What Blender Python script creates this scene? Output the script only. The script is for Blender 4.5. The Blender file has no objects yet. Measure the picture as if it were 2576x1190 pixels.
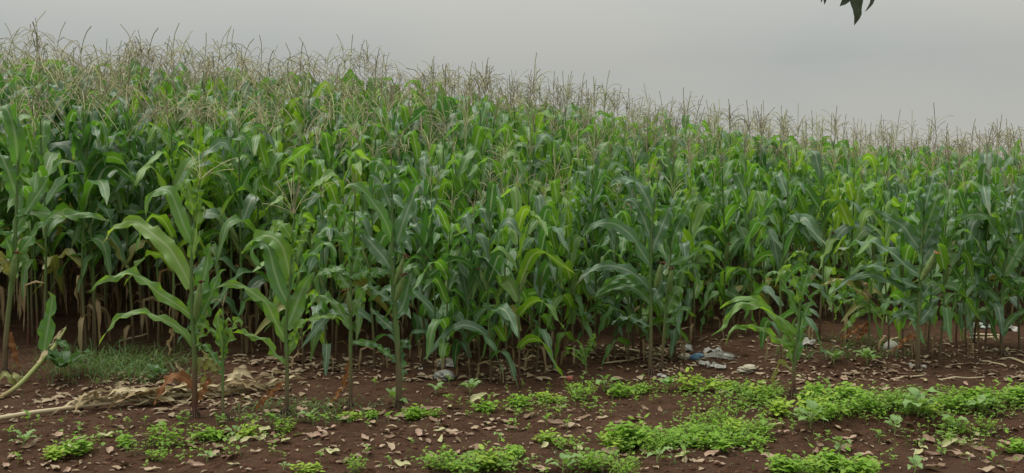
import bpy, math, random
import numpy as np
from math import radians, sin, cos, pi, tan, atan, sqrt

random.seed(11)
RS = np.random.RandomState(7)
SC = bpy.context.scene
COL = SC.collection

# ------------------------------------------------------------------ camera
CAM = np.array([0.0, 0.0, 1.6])
TH = atan(125.0 / 2576.0)                      # looks down 2.8 degrees
cd = bpy.data.cameras.new('camera')
cam = bpy.data.objects.new('camera', cd)
COL.objects.link(cam)
cam.location = CAM
cam.rotation_euler = (radians(90) - TH, 0, 0)
cd.sensor_width = 36.0
cd.lens = 36.0
cd.clip_end = 2000.0
SC.camera = cam

# ------------------------------------------------------------------ sky, sun, exposure
SUN_EL, SUN_AZ = radians(64), radians(-75)     # high, behind cloud, to the left of the field
world = bpy.data.worlds.new('World')
SC.world = world
world.use_nodes = True
wn, wl = world.node_tree.nodes, world.node_tree.links
wn.clear()
w_out = wn.new('ShaderNodeOutputWorld')
w_mix = wn.new('ShaderNodeMixShader')
w_sky = wn.new('ShaderNodeTexSky')
w_sky.sky_type = 'NISHITA'
w_sky.sun_disc = False
w_sky.sun_elevation = SUN_EL
w_sky.sun_rotation = SUN_AZ
w_b1 = wn.new('ShaderNodeBackground')
w_b1.inputs['Strength'].default_value = 0.08
wl.new(w_sky.outputs[0], w_b1.inputs['Color'])
# the closed cloud deck: soft grey, brighter towards the zenith as overcast skies are
w_tc = wn.new('ShaderNodeTexCoord')
w_map = wn.new('ShaderNodeMapping')
w_map.inputs['Scale'].default_value = (1.0, 1.0, 3.2)
wl.new(w_tc.outputs['Generated'], w_map.inputs['Vector'])
w_n = wn.new('ShaderNodeTexNoise')
w_n.inputs['Scale'].default_value = 3.4
w_n.inputs['Detail'].default_value = 4.0
w_n.inputs['Roughness'].default_value = 0.5
w_n.inputs['Distortion'].default_value = 0.3
wl.new(w_map.outputs[0], w_n.inputs['Vector'])
w_r = wn.new('ShaderNodeValToRGB')
w_r.color_ramp.elements[0].position = 0.32
w_r.color_ramp.elements[0].color = (0.226, 0.235, 0.224, 1)
w_r.color_ramp.elements[1].position = 0.66
w_r.color_ramp.elements[1].color = (0.256, 0.254, 0.233, 1)
wl.new(w_n.outputs['Fac'], w_r.inputs['Fac'])
w_sep = wn.new('ShaderNodeSeparateXYZ')
wl.new(w_tc.outputs['Generated'], w_sep.inputs[0])
w_el = wn.new('ShaderNodeMapRange')
w_el.inputs['From Min'].default_value = 0.12
w_el.inputs['From Max'].default_value = 1.0
w_el.inputs['To Min'].default_value = 1.0
w_el.inputs['To Max'].default_value = 4.1
wl.new(w_sep.outputs['Z'], w_el.inputs['Value'])
w_b2 = wn.new('ShaderNodeBackground')
wl.new(w_r.outputs['Color'], w_b2.inputs['Color'])
wl.new(w_el.outputs[0], w_b2.inputs['Strength'])
w_mix.inputs[0].default_value = 0.96
wl.new(w_b1.outputs[0], w_mix.inputs[1])
wl.new(w_b2.outputs[0], w_mix.inputs[2])
wl.new(w_mix.outputs[0], w_out.inputs['Surface'])

sd = bpy.data.lights.new('sun', 'SUN')
sd.energy = 1.5
sd.angle = radians(28)
sd.color = (1.0, 0.97, 0.90)
sun = bpy.data.objects.new('sun', sd)
COL.objects.link(sun)
sun.location = (-20, 20, 40)
sx, sy, sz = sin(SUN_AZ) * cos(SUN_EL), cos(SUN_AZ) * cos(SUN_EL), sin(SUN_EL)
from mathutils import Vector, Matrix, Euler
sun.rotation_euler = Vector((sx, sy, sz)).to_track_quat('Z', 'Y').to_euler()

SC.view_settings.view_transform = 'Standard'
SC.view_settings.look = 'None'
SC.view_settings.exposure = 0.86
SC.view_settings.gamma = 1.0
SC.view_settings.use_curve_mapping = False
SC.cycles.max_bounces = 7
SC.cycles.diffuse_bounces = 4
SC.cycles.glossy_bounces = 2
SC.cycles.transmission_bounces = 4

# ------------------------------------------------------------------ small helpers
def hash2(ix, iy, s):
    h = np.sin(ix * 127.1 + iy * 311.7 + s * 74.7) * 43758.5453
    return h - np.floor(h)

def vnoise(x, y, s=0):
    x = np.asarray(x, float); y = np.asarray(y, float)
    ix, iy = np.floor(x), np.floor(y)
    fx, fy = x - ix, y - iy
    fx = fx * fx * (3 - 2 * fx); fy = fy * fy * (3 - 2 * fy)
    a = hash2(ix, iy, s); b = hash2(ix + 1, iy, s); c = hash2(ix, iy + 1, s); d = hash2(ix + 1, iy + 1, s)
    return (a + (b - a) * fx + (c - a) * fy + (a - b - c + d) * fx * fy) * 2 - 1

def smooth(a, b, t):
    t = np.clip((np.asarray(t, float) - a) / (b - a), 0, 1)
    return t * t * (3 - 2 * t)

BX = np.array([-30, -6, -4.0, -2.2, -0.5, 0.9, 2.0, 3.2, 6.5, 30.0])
BY = np.array([10.1, 10.0, 10.0, 9.85, 9.9, 10.1, 10.8, 11.1, 11.0, 10.9])
def edge_y(x):                                 # front edge of the dense crop
    return np.interp(x, BX, BY)
SLX = np.array([-12, -7, -4, 0, 1.5, 4, 8, 14.0])
SLS = np.array([.145, .140, .126, .116, .095, .042, .008, .0])
CRX = np.array([-12, -7, 0, 3, 8, 14.0])
CRY = np.array([15.5, 15.5, 15.5, 17.5, 22, 24.0])
def crest_y(x):
    return np.interp(x, CRX, CRY)
def rise(x, y):                                # the field climbs to the left and back
    e = edge_y(x) - 0.6
    c = crest_y(x)
    d = np.clip(y - e, 0, None)
    m = c - e
    soft = np.where(d < 0.8, d * d / 1.6, d - 0.4)
    up = np.interp(x, SLX, SLS) * np.minimum(soft, m)
    return up - 0.10 * np.clip(y - c - 1.0, 0, 12)

def ground(x, y):
    x = np.asarray(x, float); y = np.asarray(y, float)
    z = rise(x, y)
    near = smooth(40, 20, np.abs(y)) * smooth(40, 20, np.abs(x))
    n = 0.030 * vnoise(x * 0.9, y * 1.3, 1) + 0.022 * vnoise(x * 2.6, y * 3.4, 2)
    n = n + 0.013 * vnoise(x * 7, y * 9, 3) + 0.007 * np.abs(vnoise(x * 15, y * 17, 4))
    # a shallow bank: the weed row sits a hand higher than the near bed on the right
    bank = 0.09 * smooth(6.55, 6.95, y + 0.10 * vnoise(x * 1.5, y * 0.5, 8)) * smooth(1.6, 2.6, x)
    bank = bank + 0.05 * smooth(8.1, 8.8, y - 0.25 * vnoise(x * .7, 0 * x, 9)) - 0.05
    return z + n * near + bank * near

F = np.array([0, cos(TH), -sin(TH)]); U = np.array([0, sin(TH), cos(TH)]); R = np.array([1.0, 0, 0])
def ray(u, v):
    d = F + (u - 1288) / 2576.0 * R + (595 - v) / 2576.0 * U
    return d / d[1]
def at_depth(u, v, D):                         # the point seen at picture place (u, v), D metres away
    return CAM + ray(u, v) * D
def on_ground(u, v):
    d = ray(u, v)
    D = 1.6 / max(1e-3, -d[2])
    for _ in range(14):
        p = CAM + d * D
        zg = float(ground(p[0], p[1]))
        D = 0.5 * D + 0.5 * ((1.6 - zg) / max(1e-3, -d[2]))
    p = CAM + d * D
    p[2] = float(ground(p[0], p[1]))
    return p

def mesh_np(name, V, F4, UV=None, mats=(), mi=None, rnd=None, smooth_on=True):
    V = np.asarray(V, np.float32); F4 = np.asarray(F4, np.int32)
    me = bpy.data.meshes.new(name)
    k = F4.shape[1]
    me.vertices.add(len(V)); me.vertices.foreach_set('co', V.ravel())
    me.loops.add(F4.size); me.loops.foreach_set('vertex_index', F4.ravel())
    me.polygons.add(len(F4))
    me.polygons.foreach_set('loop_start', np.arange(0, F4.size, k, dtype=np.int32))
    me.polygons.foreach_set('loop_total', np.full(len(F4), k, dtype=np.int32))
    for m in mats: me.materials.append(m)
    if mi is not None: me.polygons.foreach_set('material_index', np.asarray(mi, np.int32))
    if smooth_on: me.polygons.foreach_set('use_smooth', np.ones(len(F4), bool))
    if UV is not None:
        l = me.uv_layers.new(name='UVMap')
        l.data.foreach_set('uv', np.asarray(UV, np.float32)[F4.ravel()].ravel())
    if rnd is not None:
        a = me.attributes.new('rnd', 'FLOAT', 'POINT')
        a.data.foreach_set('value', np.asarray(rnd, np.float32))
    me.update(calc_edges=True)
    me.validate()
    return me

def obj(name, me, parent=None, loc=None, rot=None, scale=None):
    o = bpy.data.objects.new(name, me)
    COL.objects.link(o)
    if parent is not None: o.parent = parent
    if loc is not None: o.location = loc
    if rot is not None: o.rotation_euler = rot
    if scale is not None: o.scale = (scale,) * 3 if np.isscalar(scale) else scale
    return o

def tag(o, label=None, cat=None, group=None, kind=None):
    if label: o['label'] = label
    if cat: o['category'] = cat
    if group: o['group'] = group
    if kind: o['kind'] = kind
    return o

def thing(name, loc, label, cat, group=None, rz=0.0):
    o = obj(name, None, None, tuple(loc), (0, 0, rz))
    o.empty_display_size = 0.1
    return tag(o, label, cat, group)

class Geo:                                     # collects quads
    def __init__(self): self.V = []; self.F = []; self.UV = []; self.M = []; self.N = 0; self.Rn = []
    def add(self, V, Fq, UV, m=0, r=0.0):
        V = np.asarray(V, float); Fq = np.asarray(Fq, int)
        self.V.append(V); self.F.append(Fq + self.N); self.UV.append(np.asarray(UV, float))
        self.M.append(np.full(len(Fq), m)); self.Rn.append(np.full(len(V), r)); self.N += len(V)
        return self
    def mesh(self, name, mats, rnd=False, smooth_on=True):
        return mesh_np(name, np.concatenate(self.V), np.concatenate(self.F), np.concatenate(self.UV), mats,
                       np.concatenate(self.M), np.concatenate(self.Rn) if rnd else None, smooth_on)

def catmull(P, n):
    P = np.asarray(P, float)
    Q = np.vstack([2 * P[0] - P[1], P, 2 * P[-1] - P[-2]])
    out = []
    m = len(P) - 1
    for i in range(m):
        a, b, c, d = Q[i], Q[i + 1], Q[i + 2], Q[i + 3]
        for t in np.linspace(0, 1, 12, endpoint=False):
            out.append(0.5 * ((2 * b) + (-a + c) * t + (2 * a - 5 * b + 4 * c - d) * t * t + (-a + 3 * b - 3 * c + d) * t ** 3))
    out.append(P[-1])
    out = np.array(out)
    s = np.concatenate([[0], np.cumsum(np.linalg.norm(np.diff(out, axis=0), axis=1))])
    q = np.linspace(0, s[-1], n + 1)
    return np.stack([np.interp(q, s, out[:, k]) for k in range(3)], 1)

def unit(a):
    return a / np.maximum(np.linalg.norm(a, axis=-1, keepdims=True), 1e-9)

def profile(t, kind):
    if kind == 'maize': return np.minimum(1, 0.58 + 1.5 * t) * np.clip(1 - t ** 2.4, 0, 1) ** 0.85
    if kind == 'lance': return np.sin(pi * np.clip(t, 0, 1) ** 0.75) ** 0.8
    return np.clip(np.sin(pi * np.clip(t, 0, 1) ** 0.62), 0, 1) ** 0.75

def blade(P, width, S, roll=0.0, twist=0.0, ruffle=0.012, fold=0.25, na=4, kind='maize', rg=random, waves=None):
    """A leaf blade round the midrib P: folded along the rib, with rippling margins."""
    n = len(P) - 1
    t = np.linspace(0, 1, n + 1)
    T = unit(np.gradient(P, axis=0))
    S = np.broadcast_to(np.asarray(S, float), P.shape)
    S = unit(S - T * np.sum(S * T, 1, keepdims=True))
    N = np.cross(T, S)
    wb = (rg.uniform(.25, .60) if kind == 'maize' and n > 6 else 0.0) * np.sin(2 * pi * rg.uniform(1.2, 2.6) * t + rg.uniform(0, 6.28)) * t
    r = (roll + twist * t + wb)[:, None]
    N2 = N * np.cos(r) + S * np.sin(r)
    S2 = S * np.cos(r) - N * np.sin(r)
    w = (width * 0.5 * profile(t, kind))[:, None]
    vs = np.linspace(-1, 1, na + 1)
    wv = waves if waves else rg.uniform(2.6, 5.0)
    p1, p2 = rg.uniform(0, 6.3), rg.uniform(0, 6.3)
    V = np.zeros((n + 1, na + 1, 3)); UV = np.zeros((n + 1, na + 1, 2))
    env = (np.sin(pi * np.clip(t * 0.96 + 0.02, 0, 1)) ** 0.6)
    for j, v in enumerate(vs):
        ph = p1 if v < 0 else p2
        rp = ruffle * env * abs(v) ** 1.6 * (np.sin(2 * pi * wv * t + ph) + 0.45 * np.sin(2 * pi * wv * 2.3 * t + ph * 2))
        off = fold * abs(v) * w[:, 0] * (1 - 0.5 * t) + rp
        rag = 1.0
        if abs(v) > .99 and kind == 'maize':
            rag = (1 - np.array([max(0, rg.gauss(0, .07)) + (rg.uniform(.2, .5) if rg.random() < .06 else 0) for _ in t]))[:, None]
        V[:, j] = P + S2 * w * v * rag * (1 - 0.12 * fold) + N2 * off[:, None]
        UV[:, j, 0] = 0.5 + 0.5 * v; UV[:, j, 1] = t
    idx = np.arange((n + 1) * (na + 1)).reshape(n + 1, na + 1)
    Fq = np.stack([idx[:-1, :-1], idx[:-1, 1:], idx[1:, 1:], idx[1:, :-1]], -1).reshape(-1, 4)
    return V.reshape(-1, 3), Fq, UV.reshape(-1, 2)

def tube(P, rad, sides=6, cap=False):
    P = np.asarray(P, float); n = len(P)
    rad = np.broadcast_to(np.asarray(rad, float), (n,))
    T = unit(np.gradient(P, axis=0))
    ref = np.array([0.31, 0.17, 0.93]) if abs(T[0] @ np.array([0.31, 0.17, 0.93])) < 0.9 else np.array([1.0, 0.1, 0])
    A = unit(np.cross(T, ref)); B = np.cross(T, A)
    a = np.linspace(0, 2 * pi, sides, endpoint=False)
    V = P[:, None] + rad[:, None, None] * (A[:, None] * np.cos(a)[None, :, None] + B[:, None] * np.sin(a)[None, :, None])
    UV = np.stack([np.broadcast_to(a / (2 * pi), (n, sides)), np.broadcast_to(np.linspace(0, 1, n)[:, None], (n, sides))], -1)
    idx = np.arange(n * sides).reshape(n, sides)
    nx = np.roll(idx, -1, axis=1)
    Fq = np.stack([idx[:-1], nx[:-1], nx[1:], idx[1:]], -1).reshape(-1, 4)
    return V.reshape(-1, 3), Fq, UV.reshape(-1, 2)

# ------------------------------------------------------------------ materials
def new_mat(name):
    m = bpy.data.materials.new(name)
    m.use_nodes = True
    nt = m.node_tree
    nt.nodes.clear()
    out = nt.nodes.new('ShaderNodeOutputMaterial')
    return m, nt, out
class NB:
    def __init__(self, nt): self.nt = nt
    def n(self, t, **k):
        x = self.nt.nodes.new(t)
        for a, b in k.items(): setattr(x, a, b)
        return x
    def l(self, a, b): self.nt.links.new(a, b)
    def math(self, op, a, b=0.0, c=None):
        x = self.n('ShaderNodeMath', operation=op)
        for i, q in enumerate((a, b, c)):
            if q is None: continue
            if isinstance(q, (int, float)): x.inputs[i].default_value = q
            else: self.l(q, x.inputs[i])
        return x.outputs[0]
    def mix(self, f, a, b, mode='MIX'):
        x = self.n('ShaderNodeMix', data_type='RGBA', blend_type=mode)
        for s, q in ((x.inputs[0], f), (x.inputs[6], a), (x.inputs[7], b)):
            if isinstance(q, (int, float)): s.default_value = q
            elif isinstance(q, tuple): s.default_value = q + (1,) if len(q) == 3 else q
            else: self.l(q, s)
        return x.outputs[2]
    def rng(self, v, a, b, c=0.0, d=1.0, sm=True):
        x = self.n('ShaderNodeMapRange')
        if sm: x.interpolation_type = 'SMOOTHSTEP'
        self.l(v, x.inputs[0])
        for i, q in enumerate((a, b, c, d)): x.inputs[i + 1].default_value = q
        return x.outputs[0]
    def ramp(self, v, stops):
        x = self.n('ShaderNodeValToRGB')
        e = x.color_ramp.elements
        while len(e) < len(stops): e.new(0.5)
        for k, (p, c) in zip(e, stops): k.position = p; k.color = c + (1,)
        self.l(v, x.inputs[0])
        return x.outputs[0]
    def noise(self, scale, detail=3, vec=None, rough=0.55, dist=0.0):
        x = self.n('ShaderNodeTexNoise')
        x.inputs['Scale'].default_value = scale; x.inputs['Detail'].default_value = detail
        x.inputs['Roughness'].default_value = rough; x.inputs['Distortion'].default_value = dist
        if vec is not None: self.l(vec, x.inputs['Vector'])
        return x.outputs['Fac']
    def rand(self):
        o = self.n('ShaderNodeObjectInfo'); a = self.n('ShaderNodeAttribute', attribute_name='rnd')
        return self.math('FRACT', self.math('ADD', o.outputs['Random'], a.outputs['Fac']))
    def bump(self, h, strength=0.3, dist=0.01):
        x = self.n('ShaderNodeBump'); x.inputs['Strength'].default_value = strength; x.inputs['Distance'].default_value = dist
        self.l(h, x.inputs['Height']); return x.outputs[0]

def leaf_mat(name, stops, rib, under, trans, tfac=0.30, rough=0.43, spec=0.6, veins=38.0, ribw=0.10, tip=None):
    m, nt, out = new_mat(name); b = NB(nt)
    uv = b.n('ShaderNodeUVMap'); uv.uv_map = 'UVMap'
    sp = b.n('ShaderNodeSeparateXYZ'); b.l(uv.outputs[0], sp.inputs[0])
    geo = b.n('ShaderNodeNewGeometry')
    a = b.math('ABSOLUTE', b.math('SUBTRACT', sp.outputs[0], 0.5))
    ribm = b.rng(a, ribw, ribw * 0.35)
    cmb = b.n('ShaderNodeCombineXYZ')
    b.l(b.math('MULTIPLY', sp.outputs[0], veins), cmb.inputs[0]); b.l(b.math('MULTIPLY', sp.outputs[1], 2.2), cmb.inputs[1])
    r = b.rand()
    b.l(b.math('MULTIPLY', r, 37.0), cmb.inputs[2])
    vein = b.noise(1.0, 2, cmb.outputs[0])
    blot = b.noise(7.0, 4, geo.outputs['Position'], 0.6)
    sel = b.math('ADD', b.math('MULTIPLY', r, 0.72), b.math('MULTIPLY', blot, 0.34))
    c = b.ramp(sel, stops)
    c = b.mix(b.rng(vein, 0.35, 0.75, 0.0, 0.42), c, b.mix(0.5, c, (0.16, 0.24, 0.08)))
    if tip is not None:
        tm = b.math('MULTIPLY', b.rng(sp.outputs[1], 0.80, 1.0), b.rng(b.math('FRACT', b.math('MULTIPLY', r, 7.3)), 0.45, 0.9))
        c = b.mix(tm, c, tip)
        # brown spots and bitten margins
        sm = b.math('MULTIPLY', b.rng(b.noise(26.0, 3, geo.outputs['Position']), 0.70, 0.78), 0.7)
        c = b.mix(sm, c, (0.16, 0.13, 0.045))
    c = b.mix(b.math('MULTIPLY', ribm, 0.92), c, rib)
    c = b.mix(b.math('MULTIPLY', geo.outputs['Backfacing'], 0.55), c, under)
    p = b.n('ShaderNodeBsdfPrincipled')
    b.l(c, p.inputs['Base Color'])
    p.inputs['Roughness'].default_value = rough
    p.inputs['Specular IOR Level'].default_value = spec
    bm = b.bump(b.math('ADD', vein, b.math('MULTIPLY', ribm, -1.5)), 0.35, 0.004)
    b.l(bm, p.inputs['Normal'])
    tr = b.n('ShaderNodeBsdfTranslucent')
    b.l(b.mix(0.55, c, trans), tr.inputs['Color'])
    mx = b.n('ShaderNodeMixShader'); mx.inputs[0].default_value = tfac
    b.l(p.outputs[0], mx.inputs[1]); b.l(tr.outputs[0], mx.inputs[2]); b.l(mx.outputs[0], out.inputs[0])
    return m

M_LEAF = leaf_mat('maize_leaf', [(0.0, (0.034, 0.116, 0.032)), (0.35, (0.052, 0.162, 0.030)), (0.65, (0.084, 0.210, 0.026)), (1.0, (0.180, 0.285, 0.034))],
                  (0.45, 0.52, 0.32), (0.095, 0.195, 0.070), (0.24, 0.56, 0.02), 0.40, 0.44, 0.5, tip=(0.36, 0.27, 0.09))
M_LEAFD = leaf_mat('maize_leaf_deep_green', [(0.0, (0.028, 0.094, 0.040)), (0.5, (0.038, 0.124, 0.036)), (1.0, (0.062, 0.172, 0.032))],
                  (0.42, 0.49, 0.33), (0.098, 0.168, 0.098), (0.15, 0.40, 0.03), 0.33, 0.42, 0.6, tip=(0.30, 0.24, 0.08))
M_LEAFY = leaf_mat('maize_leaf_light_green', [(0.0, (0.080, 0.225, 0.018)), (0.5, (0.118, 0.275, 0.020)), (1.0, (0.210, 0.330, 0.030))],
                  (0.47, 0.54, 0.28), (0.140, 0.240, 0.075), (0.36, 0.64, 0.02), 0.42, 0.45, 0.45, tip=(0.38, 0.30, 0.09))
M_DRY = leaf_mat('dry_maize_leaf', [(0.0, (0.1760, 0.0840, 0.0400)), (0.4, (0.2400, 0.1520, 0.0760)), (0.75, (0.3360, 0.2560, 0.1360)), (1.0, (0.3840, 0.3200, 0.1920))],
                 (0.3680, 0.2960, 0.1760), (0.2880, 0.2160, 0.1200), (0.2880, 0.1920, 0.0640), 0.22, 0.7, 0.2, 30.0)
M_ORANGE = leaf_mat('rusty_dry_leaf', [(0.0, (0.1760, 0.0600, 0.0224)), (1.0, (0.2880, 0.1200, 0.0400))],
                    (0.3360, 0.2000, 0.0880), (0.2240, 0.0960, 0.0400), (0.3200, 0.1280, 0.0320), 0.25, 0.7, 0.2, 30.0)
M_STRAW = leaf_mat('bleached_dry_leaf', [(0.0, (0.3514, 0.2635, 0.1464)), (0.5, (0.4490, 0.3709, 0.2245)), (1.0, (0.5466, 0.4782, 0.3221))],
                   (0.5368, 0.4490, 0.2928), (0.4294, 0.3514, 0.2147), (0.4392, 0.3514, 0.1757), 0.15, 0.7, 0.2, 26.0)
M_YEL = leaf_mat('yellowing_leaf', [(0.0, (0.1600, 0.2080, 0.0320)), (1.0, (0.2880, 0.2560, 0.0480))],
                 (0.3200, 0.3040, 0.1280), (0.2400, 0.2400, 0.0800), (0.4000, 0.4000, 0.0480), 0.32, tip=(0.2720, 0.1440, 0.0400))
M_WEED = leaf_mat('weed_leaf', [(0.0, (0.13, 0.27, 0.018)), (0.5, (0.19, 0.36, 0.022)), (1.0, (0.26, 0.41, 0.040))],
                  (0.20, 0.33, 0.08), (0.14, 0.24, 0.06), (0.40, 0.70, 0.05), 0.40, 0.55, 0.3, 10.0, 0.06)
M_WEED2 = leaf_mat('weed_leaf_yellow_green', [(0.0, (0.23, 0.36, 0.030)), (0.5, (0.30, 0.44, 0.040)), (1.0, (0.36, 0.48, 0.080))],
                  (0.24, 0.36, 0.09), (0.20, 0.30, 0.07), (0.48, 0.72, 0.05), 0.40, 0.6, 0.25, 10.0, 0.06)
M_BROAD = leaf_mat('broad_weed_leaf', [(0.0, (0.12, 0.24, 0.045)), (0.5, (0.18, 0.33, 0.060)), (1.0, (0.26, 0.40, 0.10))],
                   (0.28, 0.38, 0.16), (0.16, 0.25, 0.10), (0.26, 0.46, 0.04), 0.30, 0.5, 0.35, 12.0, 0.06)
M_DARKW = leaf_mat('dark_weed_leaf', [(0.0, (0.030, 0.085, 0.028)), (1.0, (0.060, 0.135, 0.040))],
                   (0.14, 0.22, 0.09), (0.07, 0.13, 0.05), (0.12, 0.28, 0.03), 0.28, 0.5, 0.35, 12.0, 0.05)
M_GRASS = leaf_mat('grass_blade', [(0.0, (0.055, 0.125, 0.025)), (0.6, (0.095, 0.185, 0.038)), (0.85, (0.22, 0.24, 0.08)), (1.0, (0.32, 0.25, 0.13))],
                   (0.12, 0.18, 0.06), (0.07, 0.12, 0.04), (0.16, 0.30, 0.03), 0.3, 0.55, 0.3, 6.0, 0.04)
M_TREE = leaf_mat('tree_leaf', [(0.0, (0.0210, 0.0420, 0.0175)), (1.0, (0.0385, 0.0595, 0.0210))],
                  (0.0700, 0.0910, 0.0420), (0.0350, 0.0490, 0.0245), (0.0350, 0.0630, 0.0140), 0.10, 0.5, 0.4, 14.0, 0.05)
M_FALL = leaf_mat('fallen_tree_leaf', [(0.0, (0.2720, 0.1920, 0.1200)), (1.0, (0.3840, 0.2960, 0.1960))],
                  (0.2880, 0.2080, 0.1360), (0.3360, 0.2480, 0.1680), (0.2400, 0.1600, 0.0640), 0.10, 0.6, 0.3, 14.0, 0.03)
M_FALLP = leaf_mat('fallen_pinkish_leaf', [(0.0, (0.2400, 0.1400, 0.0960)), (1.0, (0.3360, 0.2080, 0.1480))],
                  (0.3040, 0.2080, 0.1440), (0.3520, 0.2400, 0.1760), (0.2400, 0.1600, 0.0640), 0.10, 0.6, 0.3, 14.0, 0.03)
M_FALLB = leaf_mat('fallen_brown_leaf', [(0.0, (0.1040, 0.0560, 0.0336)), (1.0, (0.1760, 0.1000, 0.0624))],
                  (0.2080, 0.1360, 0.0880), (0.2240, 0.1440, 0.0960), (0.2400, 0.1600, 0.0640), 0.10, 0.6, 0.3, 14.0, 0.03)
M_FALLY = leaf_mat('fallen_yellow_leaf', [(0.0, (0.3040, 0.2880, 0.1040)), (1.0, (0.4160, 0.4160, 0.1920))],
                   (0.4480, 0.4320, 0.2400), (0.4000, 0.3840, 0.2160), (0.4000, 0.4000, 0.0960), 0.15, 0.6, 0.3, 14.0, 0.03)
M_LIT = leaf_mat('litter', [(0.0, (0.10, 0.062, 0.040)), (0.3, (0.20, 0.135, 0.085)), (0.65, (0.31, 0.235, 0.155)), (1.0, (0.42, 0.35, 0.24))],
                 (0.27, 0.21, 0.14), (0.24, 0.18, 0.12), (0.2, 0.14, 0.06), 0.08, 0.75, 0.15, 8.0, 0.03)

def plain(name, c1, c2, scale=20.0, rough=0.7, spec=0.3, bump=0.3, tr=0.0, bdist=0.006):
    m, nt, out = new_mat(name); b = NB(nt)
    tc = b.n('ShaderNodeTexCoord')
    n = b.noise(scale, 4, tc.outputs['Object'])
    n2 = b.noise(scale * 4, 3, tc.outputs['Object'])
    c = b.mix(b.rng(n, 0.3, 0.7), c1, c2)
    p = b.n('ShaderNodeBsdfPrincipled'); b.l(c, p.inputs['Base Color'])
    p.inputs['Roughness'].default_value = rough; p.inputs['Specular IOR Level'].default_value = spec
    b.l(b.bump(b.math('ADD', n, b.math('MULTIPLY', n2, 0.5)), bump, bdist), p.inputs['Normal'])
    if tr > 0:
        t = b.n('ShaderNodeBsdfTranslucent'); b.l(c, t.inputs['Color'])
        mx = b.n('ShaderNodeMixShader'); mx.inputs[0].default_value = tr
        b.l(p.outputs[0], mx.inputs[1]); b.l(t.outputs[0], mx.inputs[2]); b.l(mx.outputs[0], out.inputs[0])
    else: b.l(p.outputs[0], out.inputs[0])
    return m

def stalk_mat(name, low, mid, high, red):
    m, nt, out = new_mat(name); b = NB(nt)
    uv = b.n('ShaderNodeUVMap'); uv.uv_map = 'UVMap'
    sp = b.n('ShaderNodeSeparateXYZ'); b.l(uv.outputs[0], sp.inputs[0])
    geo = b.n('ShaderNodeNewGeometry')
    r = b.rand()
    n = b.noise(9.0, 4, geo.outputs['Position'])
    h = b.math('ADD', sp.outputs[1], b.math('MULTIPLY', b.math('SUBTRACT', n, 0.5), 0.25))
    c = b.ramp(h, [(0.0, low), (0.16, mid), (0.34, high), (1.0, high)])
    redm = b.math('MULTIPLY', b.rng(b.math('FRACT', b.math('MULTIPLY', r, 5.7)), 0.55, 0.95), b.rng(h, 0.32, 0.05))
    c = b.mix(b.math('MULTIPLY', redm, 0.75), c, red)
    cmb = b.n('ShaderNodeCombineXYZ')
    b.l(b.math('MULTIPLY', sp.outputs[0], 26.0), cmb.inputs[0]); b.l(b.math('MULTIPLY', sp.outputs[1], 5.0), cmb.inputs[1])
    st = b.noise(1.0, 3, cmb.outputs[0])
    c = b.mix(b.rng(st, 0.40, 0.8, 0.0, 0.30), c, (0.1950, 0.1650, 0.0975))
    p = b.n('ShaderNodeBsdfPrincipled'); b.l(c, p.inputs['Base Color'])
    p.inputs['Roughness'].default_value = 0.6; p.inputs['Specular IOR Level'].default_value = 0.3
    b.l(b.bump(st, 0.4, 0.004), p.inputs['Normal'])
    b.l(p.outputs[0], out.inputs[0])
    return m
M_STALK = stalk_mat('maize_stalk', (0.070, 0.038, 0.024), (0.120, 0.100, 0.046), (0.078, 0.145, 0.034), (0.085, 0.022, 0.018))
M_DSTALK = stalk_mat('dry_stalk', (0.40, 0.33, 0.20), (0.46, 0.39, 0.25), (0.42, 0.34, 0.21), (0.32, 0.22, 0.12))
M_GYSTALK = stalk_mat('pale_green_stalk', (0.22, 0.16, 0.085), (0.22, 0.20, 0.075), (0.20, 0.23, 0.065), (0.2, 0.12, 0.06))

def tassel_mat():
    m, nt, out = new_mat('tassel'); b = NB(nt)
    r = b.rand()
    geo = b.n('ShaderNodeNewGeometry')
    n = b.noise(120.0, 2, geo.outputs['Position'])
    c = b.ramp(r, [(0.0, (0.20, 0.175, 0.105)), (0.35, (0.30, 0.275, 0.155)), (0.7, (0.41, 0.39, 0.21)), (1.0, (0.36, 0.41, 0.18))])
    c = b.mix(b.rng(n, 0.3, 0.7, 0.0, 0.4), c, (0.19, 0.15, 0.10))
    p = b.n('ShaderNodeBsdfPrincipled'); b.l(c, p.inputs['Base Color']); p.inputs['Roughness'].default_value = 0.8
    b.l(p.outputs[0], out.inputs[0])
    return m
M_TASSEL = tassel_mat()
M_HUSK = plain('ear_husk', (0.095, 0.155, 0.040), (0.145, 0.200, 0.060), 25.0, 0.55, 0.35)
M_SILK = plain('ear_silk', (0.075, 0.035, 0.022), (0.15, 0.07, 0.04), 60.0, 0.85, 0.1)
M_SILKP = plain('fresh_silk', (0.36, 0.14, 0.085), (0.45, 0.22, 0.13), 60.0, 0.85, 0.1)
M_STEM = plain('weed_stem', (0.15, 0.22, 0.06), (0.22, 0.24, 0.09), 30.0, 0.6, 0.3)
M_BARK = plain('bark', (0.07, 0.05, 0.035), (0.13, 0.10, 0.07), 14.0, 0.9, 0.1, 0.8)
M_WHITE = plain('white_plastic', (0.34, 0.33, 0.29), (0.46, 0.45, 0.40), 18.0, 0.45, 0.4, 0.5, 0.2)
M_GREYP = plain('grey_plastic', (0.22, 0.225, 0.195), (0.34, 0.34, 0.30), 16.0, 0.4, 0.45, 0.6, 0.2)
M_BLUE = plain('blue_plastic', (0.09, 0.19, 0.29), (0.16, 0.29, 0.39), 16.0, 0.4, 0.4, 0.5, 0.15)
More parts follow.
